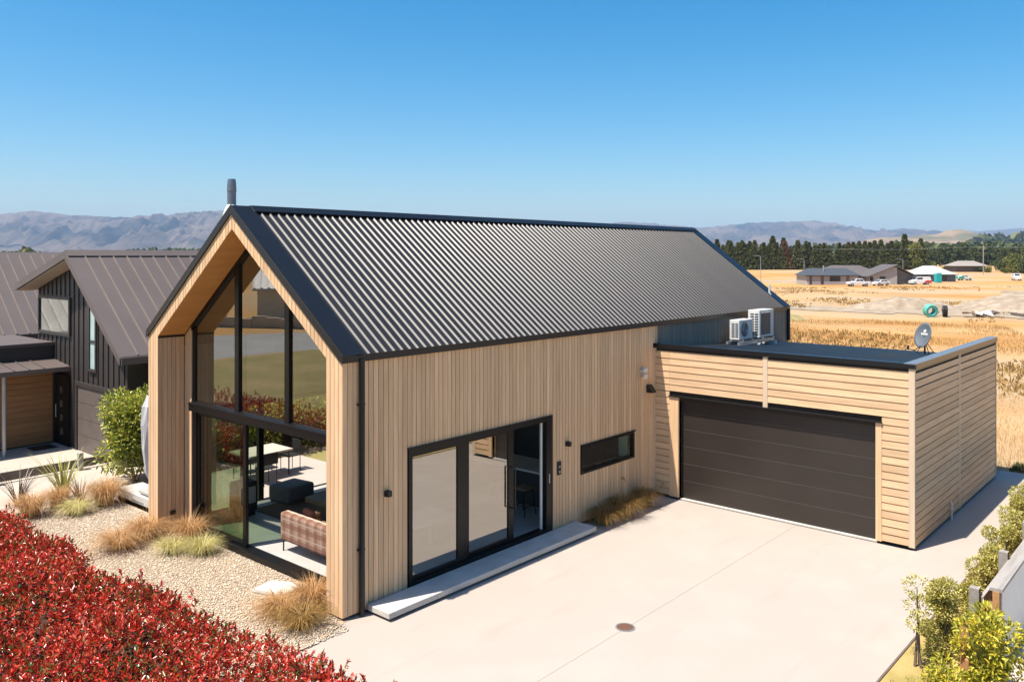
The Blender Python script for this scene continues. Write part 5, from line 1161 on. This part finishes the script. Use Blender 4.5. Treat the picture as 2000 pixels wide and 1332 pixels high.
def dec_mesh(seed, h, r, n, nl=14, ls=0.7):
    l = ball(r, h, nl, seed, 0.42); P, d = lump_points(n, 1, l); D = d + rng.normal(0, 0.6, (n, 3))
    V, F = leaves(P, D, ls * rng.uniform(0.6, 1.2, n), ls * 0.55 * rng.uniform(0.7, 1.2, n)); return fastmesh('crown', V, F)
def trunk_mesh(h, r):
    return MB().tube([(0, 0, -0.5), (0.05, 0, h * 0.4), (0, 0.05, h * 0.9)], [r, r * 0.7, r * 0.12], 7).mesh('trunk')
def tree(name, crown, trunk, m, x, y, s, rz, label, group, zs=1.0):
    t = empty(name, (x, y, zf), rz, label, 'tree', group); t.scale = (s, s, s * zs)
    key = (crown.name, m.name)
    if key not in _cache:
        c2 = crown.copy() if crown.materials else crown; c2.materials.clear(); c2.materials.append(m); _cache[key] = c2
    link('crown', _cache[key], None, t); link('trunk', trunk, BARK, t)
pv = [pine_mesh(s, 13, r_) for s, r_ in ((1, 4.0), (2, 4.8), (3, 3.6), (4, 5.2))]; ptk = trunk_mesh(12, 0.28)
p0, p1 = np.array([374.0, 184.0]), np.array([440.0, 110.0]); GP = 'row of dark pines beyond the field'
npine = 72; rs = random.Random(5)
for i in range(npine):
    f_ = i / (npine - 1); p = p0 + (p1 - p0) * f_; off = np.array([0.753, 0.658]) * (rs.uniform(-3, 3) + (10 if i % 2 == 0 else 0))
    rusty = i in (23, 48); s_ = rs.uniform(0.74, 1.12) * (1.15 if i % 4 == 0 else 1)
    if i > 64: s_ *= 1.08
    tree('pine_tree', pv[rs.randrange(4)], ptk, PINES[1 if rusty else 0], p[0] + off[0] + rs.uniform(-.6, .6), p[1] + off[1], s_, rs.uniform(0, 6.28), 'dark pine in the long row beyond the field' if not rusty else ('rust brown dying pine, left one of the two in the row' if i < 30 else 'rust brown dying pine, right one of the two in the row'), GP)
dv = [dec_mesh(101, 9, 4.5, 2600), dec_mesh(102, 9, 4.0, 2600), dec_mesh(103, 11, 3.4, 2600)]; dtk = trunk_mesh(7, 0.3)
GD = 'broadleaf trees right of the white roofed house'
def atd(u, depth): # a spot given as metres sideways per metre ahead along the viewing street
    p = Vector(CAM) + FW * depth + RT * (u * depth); return p.x, p.y
for i, (u, d, v, m, s_, zs) in enumerate([(0.485, 400, 2, 0, 1.1, 1.1), (0.5, 420, 1, 0, 0.7, 0.7), (0.545, 370, 0, 0, 0.42, 0.7), (0.56, 360, 1, 2, 0.4, 0.7), (0.52, 375, 1, 0, 0.42, 0.8),
        (0.585, 380, 1, 2, 0.75, 0.9), (0.6, 340, 0, 0, 0.85, 1.0), (0.615, 330, 0, 2, 1.05, 1.0), (0.632, 345, 1, 1, 1.35, 1.0), (0.645, 350, 0, 1, 1.3, 1.05), (0.655, 320, 2, 0, 0.8, 0.9), (0.622, 300, 1, 0, 0.5, 0.8), (0.668, 310, 1, 2, 0.9, 0.9), (0.69, 320, 0, 0, 1.1, 0.9), (0.535, 390, 1, 2, 0.5, 0.8), (0.57, 350, 0, 0, 0.4, 0.8), (0.505, 372, 0, 0, 0.4, 0.7), (0.532, 368, 1, 2, 0.36, 0.7), (0.59, 330, 1, 0, 0.42, 0.7), (0.64, 290, 0, 0, 0.45, 0.6)]):
    x, y = atd(u, d)
    tree('broadleaf_tree', dv[v], dtk, DECM[m], x, y, s_, i * 1.3, 'large brownish broadleaf tree at the right edge, ' + ('left of its brown twin' if u < 0.64 else 'right of its brown twin') if m == 1 else ['green broadleaf tree among the far farm trees', 'large brownish broadleaf tree at the right edge', 'dark green broadleaf tree among the far farm trees'][m], [GD, 'brownish broadleaf trees at the right edge', 'dark broadleaf trees right of the site'][m], zs)
dv2 = [dec_mesh(111, 12, 3.0, 1200, 10, 1.1), dec_mesh(112, 13, 3.6, 1200, 10, 1.1)]
GS = 'tall dark shelterbelt behind the farmhouse'
for i in range(34):
    u = 0.475 + i * 0.0062; x, y = atd(u, 560 + rs.uniform(-12, 12))
    tree('shelterbelt_tree', dv2[i % 2], ptk, DECM[2], x, y, rs.uniform(0.95, 1.25) * (1.0 if u < .62 else 0.85), i, 'dark tree in the shelterbelt behind the farmhouse', GS)
# far woods that read as one mass
def wood(name, spec, label):
    Vs = []; Fs = []; off = 0
    for (u0, u1, d, h, n) in spec:
        for i in range(n):
            u = u0 + (u1 - u0) * rs.random(); dd = d * rs.uniform(0.93, 1.07); x, y = atd(u, dd); hh = h * rs.uniform(0.7, 1.25); r_ = hh * 0.5
            m_ = 26; dvec = unit(rng.normal(size=(m_, 3))); P = np.array([x, y, zf + hh * 0.45]) + dvec * np.array([r_, r_, hh * 0.5]) * 0.75
            V, F = leaves(P, dvec + rng.normal(0, 0.5, (m_, 3)), r_ * 1.0, r_ * 0.8); Vs.append(V); Fs.append(F + off); off += len(V)
    o = link(name, fastmesh(name, np.concatenate(Vs), np.concatenate(Fs)), DECM[2]); tag(o, label, 'wood', kind='stuff')
wood('far_woods', [(0.46, 0.72, 900, 15, 260), (0.46, 0.75, 1500, 20, 260), (0.56, 0.75, 2300, 45, 200), (0.2, 0.5, 1400, 18, 120)], 'distant wooded flats below the hills at right')
wood('far_treeline', [(-0.75, -0.53, 900, 8.0, 130), (-0.46, -0.36, 1300, 13, 110), (-0.36, -0.2, 1500, 14, 80), (-0.585, -0.565, 800, 11.5, 6)], 'thin dark tree line above the neighbouring roofs at left')

# ------------------------------------------------------------------ hills and mountains
F0 = 1632.08
def mrange(name, prof, depth, halfw, m, seed, rough=0.5, ns=900, ntt=150, base=0):
    U = np.array([p[0] for p in prof], float); Vv = np.array([p[1] for p in prof], float)
    s = np.linspace((U[0] - 1000) / F0 * depth, (U[-1] - 1000) / F0 * depth, ns); Hh = np.interp(s, (U - 1000) / F0 * depth, (498.94 - Vv) / F0 * depth + 6.17 + 1)
    Hh = Hh + (fbm(s / (depth * 0.006), s * 0 + seed, 4, seed) - 0.47) * Hh.max() * 0.05
    t = np.linspace(-1, 0.6, ntt); Sg, Tg = np.meshgrid(s, t, indexing='ij')
    L0 = depth * 0.03; wx = Sg + 0.5 * L0 * (fbm(Sg / L0 * 0.7, Tg * 3, 3, seed + 7) - 0.5)
    spur = fbm(wx / L0 * 1.25, Tg * halfw / L0 * 0.6, 7, seed + 1, True)
    a = np.abs(Tg); k = np.clip(1 - a ** 0.85, 0, 1)
    Hg = Hh[:, None] * (k + rough * (spur - 0.62) * np.sin(np.pi * np.clip(k, 0, 1)) ** 0.8)
    Hg = np.minimum(Hg, Hh[:, None] * (1 + 0.0 * k)) ; Hg = np.maximum(Hg, -3)
    Tm = Tg * halfw + 0.0
    V = np.stack([Sg, Tm, Hg + base], -1).reshape(-1, 3); ii = np.arange(Sg.size).reshape(Sg.shape)
    qq = np.stack([ii[:-1, :-1], ii[1:, :-1], ii[1:, 1:], ii[:-1, 1:]], -1).reshape(-1, 4)
    p = Vector((CAM[0], CAM[1], 0)) + FW * depth
    o = link(name, fastmesh(name, V, qq, True), m, None, (p.x, p.y, -1)); o.rotation_euler[2] = VD; o['kind'] = 'structure'
    return o
MT1 = mk('mountain_tussock', (0.075, 0.056, 0.045), (0.02, 0.023, 0.026), rough=1, scale=0.0022, world=True, detail=12, lo=0.4, hi=0.6, c3=(0.14, 0.103, 0.078), scale3=0.0016, spec=0.05)
MT2 = mk('hill_dry_grass', (0.26, 0.185, 0.115), (0.15, 0.115, 0.07), rough=1, scale=0.006, world=True, detail=12, lo=0.4, hi=0.62, c3=(0.12, 0.11, 0.06), scale3=0.003, spec=0.05)
mrange('mountain_range', [(-500, 470), (-250, 440), (-100, 424), (0, 418), (30, 416), (65, 411), (110, 417), (140, 421), (200, 422), (240, 425), (280, 421), (320, 420), (350, 417), (400, 413), (440, 411), (500, 417), (620, 428), (760, 442), (900, 462), (1050, 480)], 9000, 3200, MT1, 3, 0.7)
mrange('mountain_range', [(1000, 470), (1120, 448), (1215, 433), (1280, 437), (1340, 443), (1365, 445), (1400, 442), (1450, 436), (1500, 433), (1555, 433), (1592, 430), (1630, 438), (1680, 448), (1720, 451), (1765, 446), (1800, 452), (1830, 456), (1900, 464), (2000, 470), (2150, 480)], 11000, 3600, MT1, 13, 0.7)
mrange('far_range', [(1600, 470), (1750, 462), (1830, 453), (1900, 450), (1950, 447), (2000, 445), (2150, 440), (2400, 450)], 13000, 2000, MT1, 23, 0.5, 160, 40)
mrange('dry_hill', [(1600, 492), (1660, 480), (1700, 466), (1760, 461), (1800, 458), (1830, 457), (1850, 449), (1872, 448), (1890, 452), (1910, 459), (1940, 462), (2000, 464), (2100, 466), (2300, 480)], 4200, 900, MT2, 33, 0.4, 260, 50)

# ------------------------------------------------------------------ street side of the garden, seen mirrored in the gable glass
t = empty('street_house', (-34.2, 59.4, 0), R(-146), 'pale house with ribbed steel roof across the street, mirrored in the gable glass', 'house')
MB().prism([(-4, 0), (4, 0), (4, 3.2), (0, 5.6), (-4, 3.2)], 0, 12, 'x').build('wall', mk('cream_render', (0.62, 0.54, 0.43), (0.58, 0.5, 0.4), rough=0.8), t)
rr_ = MB(); rr_.prism([(-4.5, 2.95), (0, 5.65), (4.5, 2.95), (4.5, 3.15), (0, 5.9), (-4.5, 3.15)], -0.4, 12.4, 'x'); rr_ = rr_.build('roof', GALV, t)
for k in range(20):
    MB().prism([(-4.5, 3.16), (0, 5.91), (0, 6.0), (-4.5, 3.25)], 0.62 * k - 0.3, 0.62 * k - 0.1, 'x').build('roof_rib', GALV, rr_); MB().prism([(4.5, 3.16), (0, 5.91), (0, 6.0), (4.5, 3.25)], 0.62 * k - 0.3, 0.62 * k - 0.1, 'x').build('roof_rib', GALV, rr_)
bx(3, 4.001, 0, 5.4, 4.05, 2.4).build('garage_door', BRK, t)
t = empty('stone_wall', (-30.5, 50.0, 0), R(62), 'low pale stone retaining wall across the street, mirrored in the gable glass', 'wall')
for k in range(14): bx(-9 + 1.3 * k + 0.02, -0.3 + 0.05 * (k % 3), 0, -9 + 1.3 * k + 1.28, 0.3, 0.75 + 0.12 * ((k * 7) % 3)).build('stone', PAVE, t)

# ------------------------------------------------------------------ air
hz = bpy.data.materials.new('haze_air'); hz.use_nodes = True; tn = hz.node_tree; tn.nodes.clear()
ho = tn.nodes.new('ShaderNodeOutputMaterial'); hv = tn.nodes.new('ShaderNodeVolumePrincipled')
hv.inputs['Color'].default_value = (0.5, 0.71, 1.0, 1); hv.inputs['Density'].default_value = 6.2e-5; hv.inputs['Anisotropy'].default_value = 0.0
tn.links.new(hv.outputs[0], ho.inputs['Volume'])
b = bx(-3500, -9000, -6, 15500, 16500, 560).build('haze', hz); b['kind'] = 'stuff'
